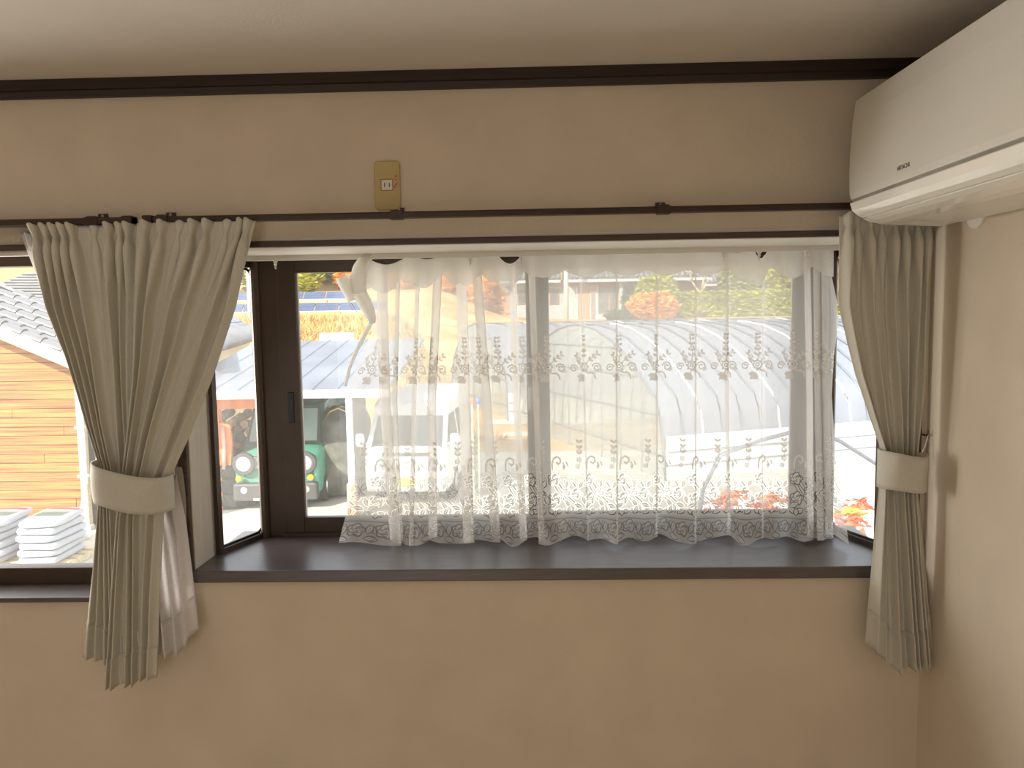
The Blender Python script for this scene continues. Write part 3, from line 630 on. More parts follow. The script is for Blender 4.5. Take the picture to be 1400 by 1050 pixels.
# terrain: yard, then a bank rising to the houses and, beyond the shed, a higher grassy slope
def hgt(x, y):
    q = (x-2.55)*.933+(y-12.6)*.36
    bank = smooth01((y-(17.0 + 14.5*smooth01((q+1.7)/1.2)))/11)*3.0
    up = 3.2*smooth01((y-36)/16)*(1-smooth01((x+6)/5))
    terr = .22*math.sin(y*2.3)*smooth01((y-18)/4)*(1-smooth01((x+1)/3))
    return G0 + bank + up + terr
xs = [-60+1.25*i for i in range(97)]; ys = [16+.6*i for i in range(90)]
mark(MB().grid([[Vector((x, y, hgt(x, y))) for x in xs] for y in ys]).build('hillside', STRAW, smooth=True))
gm = MB(); gm.add([(-60, .14, G0-.004), (60, .14, G0-.004), (60, 30, G0-.004), (-60, 30, G0-.004)], [(0, 1, 2, 3)]); mark(gm.build('ground', CONC))
g = MB()
def gp_():
    
    while 1:
        y = 17.5 + 19*rng.random()**1.1; x = rng.uniform(-.42, .0)*(y+2)+rng.uniform(-1, 1)
        if (x-2.55)*.933+(y-12.6)*.36 < -1.2 and not (x < -4.2 and y < 24): break
    return Vector((x, y, hgt(x, y)))
for _ in range(15000):
    p = gp_(); h = rng.uniform(.12, .34); a = rng.uniform(0, 6.28); ww = .03
    g.add([p+Vector((math.cos(a)*ww, math.sin(a)*ww, 0)), p-Vector((math.cos(a)*ww, math.sin(a)*ww, 0)), p+Vector((rng.uniform(-.15, .15), rng.uniform(-.15, .15), h))], [(0, 1, 2)])
tag(g.build('bank_grass', mat('straw_blades', (.62, .38, .11), .8, scale=3, amt=.2, col2=(.58, .45, .22))), 'golden dry grass covering the terraced bank behind the cars', 'grass', kind='stuff')
# ---------------- timber shed on the far side of the yard
sy = 9.6
def W(px, py): return at(px, py, sy)
c0 = W(113, 600); sx1 = c0.x; sx0 = W(-150, 600).x
shed = thing('timber_shed', ((sx0+sx1)/2, sy+2, G0), 'orange weathered timber shed with horizontal boards and a tiled gable', 'shed')
def verge_z(x): # underside line of the gable roof
    a = at(0, 462, sy-.6); b = at(90, 500, sy-.6); return a.z + (b.z-a.z)/(b.x-a.x)*(x-a.x)
ph = .142
z = G0+.06; n = 0
first = None
while z < 2.6:
    # each row of boards, cut to the slope, with butt joints
    cuts = sorted([sx0, sx1] + [sx0 + (sx1-sx0)*((n*.37+.21) % 1)])
    for a, b in zip(cuts[:-1], cuts[1:]):
        if b-a < .15: continue
        bb = b
        # clip under the roof
        while bb > a and verge_z(bb) < z+ph*.5: bb -= .08
        if bb-a < .1: continue
        o = .012*rng.random()
        k = MB(); zt_ = min(z+ph-.010, verge_z(bb)+.25); k.add([(a, sy-.022-o, z), (bb-.006, sy-.022-o, z), (bb-.006, sy-.010-o, zt_), (a, sy-.010-o, zt_), (a, sy, z), (bb-.006, sy, z), (bb-.006, sy, zt_), (a, sy, zt_)], [(0, 1, 2, 3), (0, 4, 5, 1), (1, 5, 6, 2), (2, 6, 7, 3), (3, 7, 4, 0)])
        k.build('plank', WOOD, shed)
    z += ph; n += 1
bk = MB(); bk.prism([(sx0, G0), (sx1, G0), (sx1, verge_z(sx1)+.1), (sx0, verge_z(sx0)+.1)], lambda p, q: Vector((p[0], q, p[1])), sy, sy+2.0); bk.build('wall', BLACKSH, shed)
box(sx1-.05, sx1+.05, sy-.05, sy+.05, G0, verge_z(sx1)+.05).build('corner_post', PALEW, shed)
box(sx0, sx1+.1, sy-.12, sy-.0, G0, G0+.07).build('footing', CONC, shed)
# roof slab falling to the right, its barge board and the verge tiles
xa, xb = sx0-.5, sx1+.75
dz = verge_z(xb)-verge_z(xa); sl_ = dz/(xb-xa)
def RZ(x, o=0): return verge_z(x)+o
rf = MB(); rf.prism([(xa, RZ(xa, .02)), (xb, RZ(xb, .02)), (xb, RZ(xb, .10)), (xa, RZ(xa, .10))], lambda p, q: Vector((p[0], q, p[1])), sy-.6, sy+2.2); rf.build('roof_deck', TILE2, shed)
bb = MB(); bb.prism([(xa, RZ(xa, 0)), (xb, RZ(xb, 0)), (xb, RZ(xb, .19)), (xa, RZ(xa, .19))], lambda p, q: Vector((p[0], q, p[1])), sy-.66, sy-.60); bb.build('barge_board', PALEW, shed)
x = xa; i = 0; ang = math.atan(sl_)
tile0 = None
def tile_mesh():
    k = MB(); n = 8; Gt = []
    for t_ in (0, .30):
        Gt.append([Vector((t_, -.09*math.cos(math.pi*j/n)+.02, .075*math.sin(math.pi*j/n)+(.02 if t_ > .1 else 0))) for j in range(n+1)])
    k.grid(Gt); k.add([Gt[1][j] for j in range(n+1)], [tuple(range(n+1))]); k.add([Gt[0][j] for j in range(n+1)], [tuple(range(n+1))[::-1]]); return k
tile0 = tile_mesh().build('roof_tile', TILE, shed, smooth=False)
base = Matrix.Rotation(-ang, 4, 'Y')
tile0.matrix_basis = Matrix.Translation((xa, sy-.60, RZ(xa, .19))) @ base
for row, yo in [(r_, -.60+.2*r_) for r_ in range(13)]:
    x = xa
    while x < xb-.1:
        if not (row == 0 and x == xa) and x > W(-40, 500).x-.5: piece(tile0, 'roof_tile', shed, Matrix.Translation((x+(.12 if row % 2 else 0), sy+yo, RZ(x, .19 if row == 0 else .13))) @ base)
        x += .285
# ---------------- long roof behind the shed
hb = thing('storehouse', (-13, 17, G0), 'long building with pale striped metal roof rising behind the timber shed', 'building')
a = P(-160, 452, 17); b = P(150, 452, 17); rb = MB(); ztop = 3.0
box(a.x, b.x-.4, a.y+.6, a.y+6, G0, a.z).build('wall', PALEW, hb)
n = 20
p0, p1 = Vector((a.x, a.y, a.z-.15)), Vector((b.x, a.y, a.z-.25)); dr = Vector((0, 5.2, 1.75))
strip = None
for i in range(n):
    q0, q1 = p0+dr*(i/n), p1+dr*(i/n); e = dr/n
    k = MB(); up_ = Vector((0, -.1, .05)); k.add([q0, q1, q1+e*1.05, q0+e*1.05, q0+up_*.8, q1+up_*.8, q1+e*1.05, q0+e*1.05], [(0, 1, 2, 3), (4, 5, 6, 7), (0, 1, 5, 4), (1, 2, 5), (0, 4, 3)]); k.build('roof_strip', TILE2, hb)
# ---------------- bags of soil or feed stacked on the yard
BAG = bpy.data.materials.new('bag_plastic'); BAG.use_nodes = True
nt = BAG.node_tree; N = nt.nodes; L = nt.links; tc = N.new('ShaderNodeTexCoord'); sx_ = N.new('ShaderNodeSeparateXYZ'); L.new(tc.outputs['Generated'], sx_.inputs[0])
cr = N.new('ShaderNodeValToRGB'); cr.color_ramp.interpolation = 'CONSTANT'; e = cr.color_ramp.elements
e[0].position = 0; e[0].color = (.47, .49, .54, 1); e[1].position = .34; e[1].color = (.10, .17, .15, 1)
for p_, c_ in ((.60, (.50, .30, .22, 1)), (.68, (.50, .52, .56, 1)), (.76, (.62, .07, .09, 1)), (.88, (.50, .52, .56, 1))): q = e.new(p_); q.color = c_
L.new(sx_.outputs[1], cr.inputs[0])
ms_ = N.new('ShaderNodeMath'); ms_.operation = 'COMPARE'; ms_.inputs[1].default_value = .5; ms_.inputs[2].default_value = .34; L.new(sx_.outputs[0], ms_.inputs[0])
mx = N.new('ShaderNodeMix'); mx.data_type = 'RGBA'; mx.inputs['A'].default_value = (.47, .49, .54, 1); L.new(ms_.outputs[0], mx.inputs['Factor']); L.new(cr.outputs[0], mx.inputs['B'])
L.new(mx.outputs['Result'], N['Principled BSDF'].inputs['Base Color']); N['Principled BSDF'].inputs['Roughness'].default_value = .5
BAGW = mat('bag_white', (.47, .49, .54), .4, scale=4, amt=.04, bump=.4, bscale=14)
def bag_mesh(c, sx, sy_, sz, rot, seed, m):
    rg = random.Random(seed); k = MB(); Gb = []; nn, mm_ = 12, 24; Mr = Matrix.Rotation(rot, 3, 'Z')
    def sp(x, e_): return math.copysign(abs(x)**e_, x)
    for i in range(nn+1):
        a = -math.pi/2+math.pi*i/nn; row = []
        for j in range(mm_):
            b_ = 2*math.pi*j/mm_; x = sx*sp(math.cos(a), .30)*sp(math.cos(b_), .30)*(1+.03*math.sin(6*b_+seed)); y = sy_*sp(math.cos(a), .30)*sp(math.sin(b_), .30)*(1+.02*math.sin(5*b_+seed)); zz = sz*sp(math.sin(a), .62)*(1+.10*math.sin(9*x+seed)*math.sin(11*y+seed*2)+.05*math.sin(31*x+seed)*math.sin(23*y))
            row.append(Mr @ Vector((x, y, zz)) + Vector(c))
        Gb.append(row)
    return k.grid(Gb, True)
bz = G0
bagm = .052
ca = P(69, 745, 9.7); cb_ = P(12, 745, 9.85)
bbase = P(40, 775, 9.7)
pz = thing('pallet', (bbase.x, bbase.y, G0), 'low wooden pallet under the stacked white bags', 'pallet')
for i in range(5): box(cb_.x-.55, ca.x+.35, bbase.y-.36+i*.18, bbase.y-.26+i*.18, G0+.09, G0+.11).build('slat', PALEW, pz)
for x_ in (cb_.x-.5, (ca.x+cb_.x)/2, ca.x+.25): box(x_, x_+.08, bbase.y-.36, bbase.y+.46, G0, G0+.09).build('bearer', PALEW, pz)
nl = 6
for i in range(nl):
    for j, cx_ in enumerate((ca.x, cb_.x)):
        zz = G0+.11+bagm*.92 + i*bagm*1.86 + (0 if j == 0 else .004)
        top_ = i == nl-1
        o = bag_mesh((cx_+rng.uniform(-.03, .03)-(0 if j == 0 else .06), bbase.y+.03+rng.uniform(-.02, .02), zz), .262, .40, bagm, R(rng.uniform(-4, 4)+90*0+(8 if top_ else 0)), i*3+j, BAG).build('sack', BAG if top_ else BAGW, smooth=True)
        ol = ['bottom', 'second', 'third', 'fourth', 'fifth', 'top'][i]
        lab = ('printed white sack on top of the stack, nearer the downpipe' if j == 0 else 'printed white sack on top of the stack, farther from the downpipe') if top_ else 'plain white sack, %s from the ground in the column %s the downpipe' % (ol, 'nearer' if j == 0 else 'farther from')
        tag(o, lab, 'sack', 'sacks stacked in front of the timber shed')
# downpipe and wire screen at the shed corner
dp = thing('downpipe', (sx1+.2, sy-.1, G0), 'white plastic downpipe running down the shed corner to an elbow', 'pipe')
q = at(107, 560, sy-.15); q2 = at(117, 770, 8.3)
MB().tube([(q.x+.02, q.y, 1.0), (q.x+.02, q.y, G0+.75), (q.x+.06, q.y-.2, G0+.35), (q.x+.10, q.y-.35, G0+.14), (q.x+.32, q.y-.5, G0+.05)], .045, 10).build('pipe', WHITE, dp, smooth=True)
for zz in (.2, -.55): box(q.x-.05, q.x+.09, q.y-.06, q.y+.1, zz, zz+.04).build('clip', ALUW, dp)
sn = thing('wire_screen', (q.x+.5, q.y, G0), 'pale perforated screen panel standing beside the shed downpipe', 'screen')
xa_, xb_ = q.x+.16, q.x+.16+1.0; yq = q.y+.1
f = MB(); f.box(xa_, xa_+.03, yq, yq+.03, G0, .25); f.box(xb_-.03, xb_, yq, yq+.03, G0, .25); f.box(xa_, xb_, yq, yq+.03, .22, .25); f.box(xa_, xb_, yq, yq+.03, G0+.05, G0+.08); f.build('frame', ALUW, sn)
f = MB()
for i in range(24): xx = xa_+.03+i*.04; f.box(xx, xx+.014, yq+.01, yq+.016, G0+.08, .22)
for i in range(38): zz = G0+.1+i*.04; f.box(xa_+.03, xb_-.03, yq+.008, yq+.014, zz, zz+.014)
f.build('wire_mesh', WHITE, sn, kind='stuff')
# ---------------- roof with solar panels between the drape and the post
oh = thing('outbuilding', (-7, 18, G0), 'tiled outbuilding roof carrying dark solar panels beside the carport', 'building')
Cc = P(283, 478, 13.5); Bb = P(357, 458, 22.5); Aa = P(314, 430, 23.0); Dd = Cc + (Aa-Bb)
Cn = Cc - (Bb-Cc)*.08; Dn = Dd - (Bb-Cc)*.08
nn_ = (Bb-Cc).cross(Aa-Bb).normalized(); nn_ = nn_ if nn_.z > 0 else -nn_
k = MB(); k.add([Cn, Bb, Aa, Dn] + [p-nn_*.12 for p in (Cn, Bb, Aa, Dn)], [(0, 1, 2, 3), (4, 5, 6, 7), (0, 1, 5, 4), (1, 2, 6, 5), (2, 3, 7, 6), (3, 0, 4, 7)]); k.build('roof', TILE, oh)
for i in range(6):
    for j in range(2):
        u_, v_ = i/6, .18+j*.40
        o_ = Cn.lerp(Bb, .04+u_*.94); e1 = (Bb-Cn)*(.94/6*.94); e2 = (Dn-Cn); o_ = o_ + e2*v_ + nn_*.03
        k = MB(); q_ = [o_, o_+e1, o_+e1+e2*.37, o_+e2*.37]; k.add(q_+[p+nn_*.035 for p in q_], [(4, 5, 6, 7), (0, 1, 5, 4), (1, 2, 6, 5), (2, 3, 7, 6), (3, 0, 4, 7)]); k.build('solar_panel', SOLAR, oh)
L_e = (Bb-Cn).length; ue = (Bb-Cn).normalized(); te = (Dn-Cn).normalized(); k = MB()
for i in range(int(L_e/.26)): k.tube([Cn+ue*(i*.26+.1)-te*.12+nn_*.03, Cn+ue*(i*.26+.1)+te*.45+nn_*.05], .075, 7)
k.build('eave_tiles', TILE, oh, smooth=True, kind='stuff')
k = MB(); wv = [Cn+ue*3.2+te*.5, Bb-ue*.2+te*.5]; k.prism([(wv[0].x, wv[0].y), (wv[1].x, wv[1].y), (wv[1].x-1.4, wv[1].y-.2), (wv[0].x-1.4, wv[0].y-.2)], lambda p, q: Vector((p[0], p[1], q)), G0, Bb.z-.1); k.build('wall', PALEW, oh)
# ---------------- carport
cp = thing('carport', (-4.4, 12, G0), 'open carport with blue grey sheet roof and orange steel posts', 'carport')
ca0 = P(225, 533, 12.0); ca1 = P(532, 533, 12.0); ct = P(400, 466, 16.2)
cx0, cx1, cy0, cz0, cy1, cz1 = ca0.x, ca1.x, ca0.y, (ca0.z+ca1.z)/2, ct.y, ct.z
n = 9; dxs = (cx1-cx0)/n; d_ = Vector((0, cy1-cy0, cz1-cz0))
for i in range(n):
    k = MB(); x0, x1 = cx0+i*dxs, cx0+(i+1)*dxs
    def pt(x, t, o): return Vector((x, cy0, cz0))+d_*t+Vector((0, 0, o))
    k.add([pt(x0, 0, 0), pt(x1-.03, 0, 0), pt(x1-.03, 1, 0), pt(x0, 1, 0), pt(x0, 0, -.02), pt(x1, 0, -.02), pt(x1, 1, -.02), pt(x0, 1, -.02)], [(0, 1, 2, 3), (4, 5, 6, 7), (0, 1, 5, 4), (2, 3, 7, 6)])
    k.add([pt(x1-.04, 0, .0), pt(x1-.02, 0, .018), pt(x1, 0, 0), pt(x1-.04, 1, .0), pt(x1-.02, 1, .018), pt(x1, 1, 0)], [(0, 1, 4, 3), (1, 2, 5, 4), (0, 1, 2)])
    k.build('roof_sheet', METR, cp)
box(cx0, cx1, cy0-.03, cy0+.02, cz0-.14, cz0-.01).build('fascia', WHITE, cp)
box(cx0, P(400, 550, 12.6).x, cy0+.55, cy0+.67, cz0-.36, cz0-.16).build('beam', ORANGE, cp)
for x_ in (P(299, 560, 12.8).x, cx0+.1): box(x_-.09, x_+.09, cy0+.55, cy0+.7, G0, cz0-.3).build('post', ORANGE, cp)
xp = P(478, 600, 12.0).x; box(xp-.045, xp+.045, cy0+.0, cy0+.09, G0, cz0-.02).build('post', WHITE, cp)
box(xp-.07, xp+.07, cy0-.02, cy0+.11, G0, G0+.55).build('post_guard', mat('guard_salmon', (.75, .40, .28), .6, amt=.1), cp)
box(cx0, cx1-1.3, cy1-.15, cy1-.05, G0, cz1-.05).build('back_wall', BLACKSH, cp)
for x_ in (cx0+.2, cx1-1.4): box(x_-.05, x_+.05, cy1-.3, cy1-.2, G0, cz1-.1).build('rear_post', ORANGE, cp)
for i in range(5):
    y_ = cy0+.5+i*.8; box(cx0, cx1, y_, y_+.05, cz0+(cz1-cz0)*(y_-cy0)/(cy1-cy0)-.10, cz0+(cz1-cz0)*(y_-cy0)/(cy1-cy0)-.025).build('purlin', PALEW, cp)
# firewood heap, blade and tyres left of the car
LOGM = mat('split_log', (.74, .55, .34), .8, scale=5, amt=.2, col2=(.55, .36, .20)); BARK = mat('log_bark', (.38, .27, .17), .9, scale=6, amt=.3)
lp = P(318, 585, 13.4); cnt = 0
for row in range(7):
    nrow = 9-(row//2)
    for i in range(nrow):
        x = lp.x-.75+i*.19+(.09 if row % 2 else 0)+rng.uniform(-.03, .03); z = G0+.62+row*.135+rng.uniform(-.02, .02)+.10*math.sin(i*.9)
        r_ = rng.uniform(.065, .095); y = lp.y+rng.uniform(-.12, .12); dv = Vector((rng.uniform(-.25, .25), 1, rng.uniform(-.25, .25))).normalized()*.55
        k = MB(); k.tube([Vector((x, y, z)), Vector((x, y, z))+dv], r_, 7); o = k.build('log', LOGM if (row+i) % 3 else BARK)
        tag(o, 'cut log in the pale firewood heap behind the orange blade', 'log', 'logs of the firewood heap')
tag(box(lp.x-.9, lp.x+.9, lp.y-.1, lp.y+.7, G0, G0+.55).build('log_crib', BLACKSH, bevel=.02), 'dark timber crib carrying the firewood heap', 'crib')
bl = P(305, 610, 12.6); k = MB()
pr_ = [(-.16, -.42), (.12, -.42), (.17, .02), (.14, .34), (.0, .40), (-.10, .34), (-.08, .0)]
k.prism(pr_, lambda p, q: Vector((bl.x+p[0], bl.y+q+.06*abs(p[1]), bl.z+.02+p[1])), -.05, .02)
bo = thing('plough_blade', (bl.x, bl.y, bl.z-.4), 'orange curved plough blade leaning against the firewood heap', 'blade')
k.build('blade', ORANGE, bo, bevel=.012); k = MB(); k.tube([(bl.x+.02, bl.y-.06, bl.z-.38), (bl.x+.05, bl.y-.09, bl.z+.0), (bl.x+.03, bl.y-.06, bl.z+.34)], .035, 8); k.build('rib', mat('rib_pale', (.75, .50, .36), .6, amt=.1), bo, smooth=True)
def tyre(c, r_, wd, axis, label, nm='tyre', group=None):
    M_ = Matrix.Translation(c) @ Vector(axis).to_track_quat('Z', 'Y').to_matrix().to_4x4()
    t = thing(nm, c, label, 'tyre', group); prof = [(r_*.58, -wd*.42), (r_*.8, -wd*.5), (r_*.96, -wd*.42), (r_, -wd*.25), (r_, wd*.25), (r_*.96, wd*.42), (r_*.8, wd*.5), (r_*.58, wd*.42), (r_*.55, 0), (r_*.58, -wd*.42)]
    m_ = MB(); Gt = [[M_ @ Vector((q*math.cos(2*math.pi*j/22), q*math.sin(2*math.pi*j/22), h)) for j in range(22)] for q, h in prof]; m_.grid(Gt, True); m_.build('carcass', TYRE, t, smooth=True)
    k = MB()
    for j in range(22):
        a = 2*math.pi*j/22
        for s_ in (-1, 1): k.box(r_*.97, r_*1.05, -.012, .022, min(0, s_*wd*.42), max(0, s_*wd*.42), M_ @ Matrix.Rotation(a+.1*s_, 4, 'Z') @ Matrix.Rotation(.4*s_, 4, 'X'))
    k.build('tread_lugs', TYRE, t, kind='stuff'); return t
tp = P(318, 640, 12.9)
ts = [tyre((tp.x, tp.y, G0+.13+i*.262), .36, .25, (.02*i, .03, 1), ['lowest', 'second', 'third'][i]+' knobbly black tyre of the stack under the orange blade', group='tyres beside the green car') for i in range(3)]
# ---------------- cars
def car_part(secs, m, name, par, smooth=True, k=22, e=.42):
    """secs: (y, half width, z0, z1); super-ellipse sections lofted along y, in car space (x across, front at -y)."""
    Gs = []
    for (y, hw, z0, z1) in secs:
        row = []
        for j in range(k):
            a = 2*math.pi*(j+.5)/k; cx, sxx = math.cos(a), math.sin(a)
            row.append(CM @ Vector((hw*math.copysign(abs(cx)**e, cx), y, (z0+z1)/2+(z1-z0)/2*math.copysign(abs(sxx)**e, sxx))))
        Gs.append(row)
    mb = MB(); mb.grid(Gs, True); mb.add(Gs[0], [tuple(range(k))]); mb.add(Gs[-1], [tuple(range(k))[::-1]]); return mb.build(name, m, par, smooth=smooth)
def cbox(x0, x1, y0, y1, z0, z1, m, name, par, bevel=.01):
    return MB().box(x0, x1, y0, y1, z0, z1, CM).build(name, m, par, bevel=bevel)
def cquad(pts, m, name, par, th=.012):
    ps = [CM @ Vector(p) for p in pts]; nrm = (ps[1]-ps[0]).cross(ps[2]-ps[0]).normalized(); nq = len(ps); mb = MB()
    mb.add(ps+[p-nrm*th for p in ps], [tuple(range(nq)), tuple(range(nq, 2*nq))[::-1]]+[(i, (i+1) % nq, nq+(i+1) % nq, nq+i) for i in range(nq)]); return mb.build(name, m, par)
def wheel(x, y, r_, par):
    M_ = CM @ Matrix.Translation((x, y, r_)) @ Matrix.Rotation(R(90), 4, 'Y')
    w_ = MB().lathe([(r_*.6, -.085), (r_*.95, -.085), (r_, -.05), (r_, .05), (r_*.95, .085), (r_*.6, .085)], M_, 24).build('wheel', TYRE, par, smooth=True)
    MB().lathe([(r_*.60, -.088), (r_*.52, -.080), (r_*.18, -.092), (.02, -.094)], M_, 20).build('hub_cap', CHROME, w_, smooth=True); MB().lathe([(r_*.60, .088), (r_*.52, .080), (r_*.18, .092), (.02, .094)], M_, 20).build('hub_cap', CHROME, w_, smooth=True)
cf = P(379, 702, 12.55)
gc = thing('green_car', (cf.x, cf.y+1.6, G0), 'boxy green car with round headlamps parked nose out in the carport', 'car')
CM = Matrix.Translation((cf.x, cf.y, G0)) @ Matrix.Rotation(R(3), 4, 'Z')
car_part([(.06, .60, .22, .80), (.0, .66, .20, .84), (.10, .715, .19, .93), (.55, .735, .18, 1.02), (1.2, .735, .18, 1.06), (3.25, .735, .18, 1.06), (3.38, .70, .24, 1.0)], GREEN, 'body', gc, e=.28)
car_part([(.62, .70, .85, 1.0), (.78, .69, .85, 1.28), (1.0, .665, .85, 1.62), (1.15, .65, .85, 1.74), (1.6, .65, .85, 1.79), (3.1, .65, .85, 1.78), (3.3, .64, .85, 1.6)], GREEN, 'cabin', gc, e=.30)
car_part([(1.10, .635, 1.70, 1.765), (1.5, .645, 1.72, 1.815), (3.2, .64, 1.70, 1.80)], DGREY, 'roof_skin', gc, e=.5)
cquad([(-.64, .57, 1.05), (.64, .57, 1.05), (.60, .89, 1.66), (-.60, .89, 1.66)], DGREY, 'windscreen_surround', gc)
cquad([(-.59, .545, 1.09), (.59, .545, 1.09), (.555, .865, 1.62), (-.555, .865, 1.62)], mat('sky_toned_windscreen', (.42, .55, .50), .08, amt=.12, scale=2.5, spec=.9), 'windscreen', gc, .01)  # pale base colour stands in for the sky reflected in the windscreen
for s_ in (-1, 1):
    cquad([(s_*.668, 1.05, 1.10), (s_*.668, 3.0, 1.10), (s_*.645, 2.95, 1.60), (s_*.645, 1.2, 1.60)][::s_], DGREY, 'side_window', gc)
    MB().tube([CM @ Vector((s_*.60, 1.25, 1.80)), CM @ Vector((s_*.60, 1.35, 1.86)), CM @ Vector((s_*.60, 2.9, 1.86)), CM @ Vector((s_*.60, 3.0, 1.80))], .018, 7).build('roof_rail', DGREY, gc)
    m_ = MB(); m_.blob((0, 0, 0), .09, .06, .09, 12, 7, .7, None); m_.v = [tuple(CM @ (Vector(v)+Vector((s_*.82, .78, 1.12)))) for v in m_.v]; m_.build('mirror', DGREY, gc, smooth=True)
    Mh = CM @ Matrix.Translation((s_*.51, -.045, .80)) @ Matrix.Rotation(R(90), 4, 'X')
    h_ = MB().lathe([(.19, -.07), (.19, .0), (.18, .012), (.135, .012)], Mh, 26).build('headlamp', DGREY, gc, smooth=False)
    MB().lathe([(.135, .008), (.11, .028), (.06, .038), (.01, .04)], Mh, 26).build('lens', LAMP, h_, smooth=True)
    MB().lathe([(.052, -.02), (.052, .012), (.04, .02), (.01, .022)], CM @ Matrix.Translation((s_*.60, -.052, .555)) @ Matrix.Rotation(R(90), 4, 'X'), 16).build('indicator', AMBER, gc, smooth=True)
    Mf = CM @ Matrix.Translation((s_*.52, -.062, .36)) @ Matrix.Rotation(R(90), 4, 'X'); MB().lathe([(.075, -.02), (.075, .01), (.05, .014), (.01, .016)], Mf, 18).build('fog_lamp', CHROME, gc, smooth=True)
    for y_ in (.62, 2.75): wheel(s_*.66, y_, .29, gc)
cbox(-.35, .35, -.045, .05, .69, .92, DGREY, 'grille', gc, .02)
k = MB()
for r_ in range(3):
    for c_ in range(8): k.lathe([(.030, 0), (.034, .004), (.026, .007), (.024, 0)], CM @ Matrix.Translation((-.26+c_*.072+(.036 if r_ % 2 else 0), -.046, .745+r_*.062)) @ Matrix.Rotation(R(90), 4, 'X'), 6)
k.build('grille_cells', CHROME, gc, kind='stuff')
cbox(-.70, .70, -.075, .16, .17, .47, DGREY, 'bumper', gc, .035); cbox(-.20, .20, -.095, -.07, .30, .47, WHITE, 'number_plate', gc, .004); cbox(-.36, .36, -.10, -.07, .185, .225, ALUW, 'skid_plate', gc, .008)
for s_ in (-.35, .15): MB().tube([CM @ Vector((s_, .66, 1.055)), CM @ Vector((s_+.24, .72, 1.17)), CM @ Vector((s_+.40, .74, 1.19))], .008, 5).build('wiper', BLACK, gc)
# covered clutter beside the car
tk = P(455, 600, 13.2)
cv = thing('covered_load', (tk.x, tk.y, G0), 'dark tarpaulin covered load strapped up beside the green car', 'load')
k = MB(); k.blob((tk.x+.08, tk.y+.7, G0+.80), .36, .8, .82, 24, 14, .55, jit=.05); k.build('tarpaulin', mat('tarpaulin', (.17, .17, .14), .45, scale=4, amt=.3, bump=.5, bscale=9), cv, smooth=True)
for i in range(4):
    a = -.5+.3*i; k = MB(); k.tube([(tk.x+.08+.37*math.cos(t_), tk.y+.7+a-.1*math.sin(t_), G0+.8+.83*math.sin(t_)) for t_ in [j*math.pi/8 for j in range(9)]], .014, 5); k.build('strap', mat('strap_yellow', (.75, .60, .20), .6, amt=.1), cv)
# white van
vf = P(557, 700, 12.7)
wv_ = thing('white_van', (vf.x, vf.y+1.7, G0), 'white flat fronted van parked beyond the carport behind the lace', 'van')
CM = Matrix.Translation((vf.x, vf.y, G0)) @ Matrix.Rotation(R(-3), 4, 'Z')
car_part([(-.02, .66, .28, .78), (.0, .70, .26, .92), (.10, .735, .24, 1.02), (.5, .74, .22, 1.05), (3.2, .74, .22, 1.05), (3.35, .72, .28, 1.0)], WHITE, 'body', wv_, e=.25)
car_part([(.52, .66, 1.46, 1.66), (.62, .66, 1.44, 1.77), (.9, .66, 1.44, 1.83), (3.2, .66, 1.44, 1.83), (3.34, .64, 1.44, 1.7)], WHITE, 'roof', wv_, e=.3)
for s_ in (-1, 1):
    cquad([(s_*.70, .07, .98), (s_*.62, .12, 1.0), (s_*.59, .55, 1.52), (s_*.66, .54, 1.52)][::s_], WHITE, 'windscreen_pillar', wv_, .03)
    for y_ in (1.2, 2.2, 3.2): cquad([(s_*.72, y_, 1.0), (s_*.72, y_+.1, 1.0), (s_*.655, y_+.1, 1.5), (s_*.655, y_, 1.5)][::s_], WHITE, 'side_pillar', wv_, .02)
    cquad([(s_*.715, .2, 1.02), (s_*.715, 3.2, 1.02), (s_*.655, 3.2, 1.48), (s_*.655, .6, 1.48)][::s_], CARGL, 'side_window', wv_, .004)
    cbox(s_*.50-.13, s_*.50+.13, -.035, .05, .62, .86, LAMP, 'headlamp', wv_, .03)
    m_ = MB(); m_.blob((0, 0, 0), .08, .05, .12, 12, 7, .6); m_.v = [tuple(CM @ (Vector(v)+Vector((s_*.82, .14, 1.12)))) for v in m_.v]; m_.tube([CM @ Vector((s_*.68, .14, 1.05)), CM @ Vector((s_*.80, .14, 1.08))], .02, 6); m_.build('mirror', WHITE, wv_, smooth=True)
    cbox(s_*.32-.20, s_*.32+.20, .80, .95, .85, 1.38, mat('seat_cloth', (.40, .46, .42), .8, amt=.1), 'seat', wv_, .06); cbox(s_*.32-.11, s_*.32+.11, .84, .92, 1.40, 1.54, DGREY, 'headrest', wv_, .04)
    for y_ in (.75, 2.7): wheel(s_*.66, y_, .28, wv_)
cquad([(-.64, .09, 1.0), (.64, .09, 1.0), (.60, .54, 1.52), (-.60, .54, 1.52)], CARGL, 'windscreen', wv_, .006)
cbox(-.68, .68, .25, .42, .90, 1.06, DGREY, 'dashboard', wv_, .04); cbox(-.68, .68, 1.6, 1.65, .9, 1.5, DGREY, 'cargo_bulkhead', wv_, .01)
cbox(-.68, .68, -.06, .10, .26, .52, mat('bumper_grey', (.55, .55, .53), .5, amt=.08), 'bumper', wv_, .03); cbox(-.165, .165, -.075, -.055, .36, .50, mat('plate_yellow', (.85, .70, .12), .5, amt=.05), 'number_plate', wv_, .004)
cbox(-.42, .42, -.015, .03, .86, .93, DGREY, 'vent_strip', wv_, .01)
k = MB()
for i in range(14): k.box(-.40+i*.06, -.40+i*.06+rng.uniform(.02, .045), .575, .60, 1.70, 1.745, CM)
k.build('faded_lettering', mat('faded_print', (.55, .55, .56), .6, amt=.1), wv_, kind='stuff')
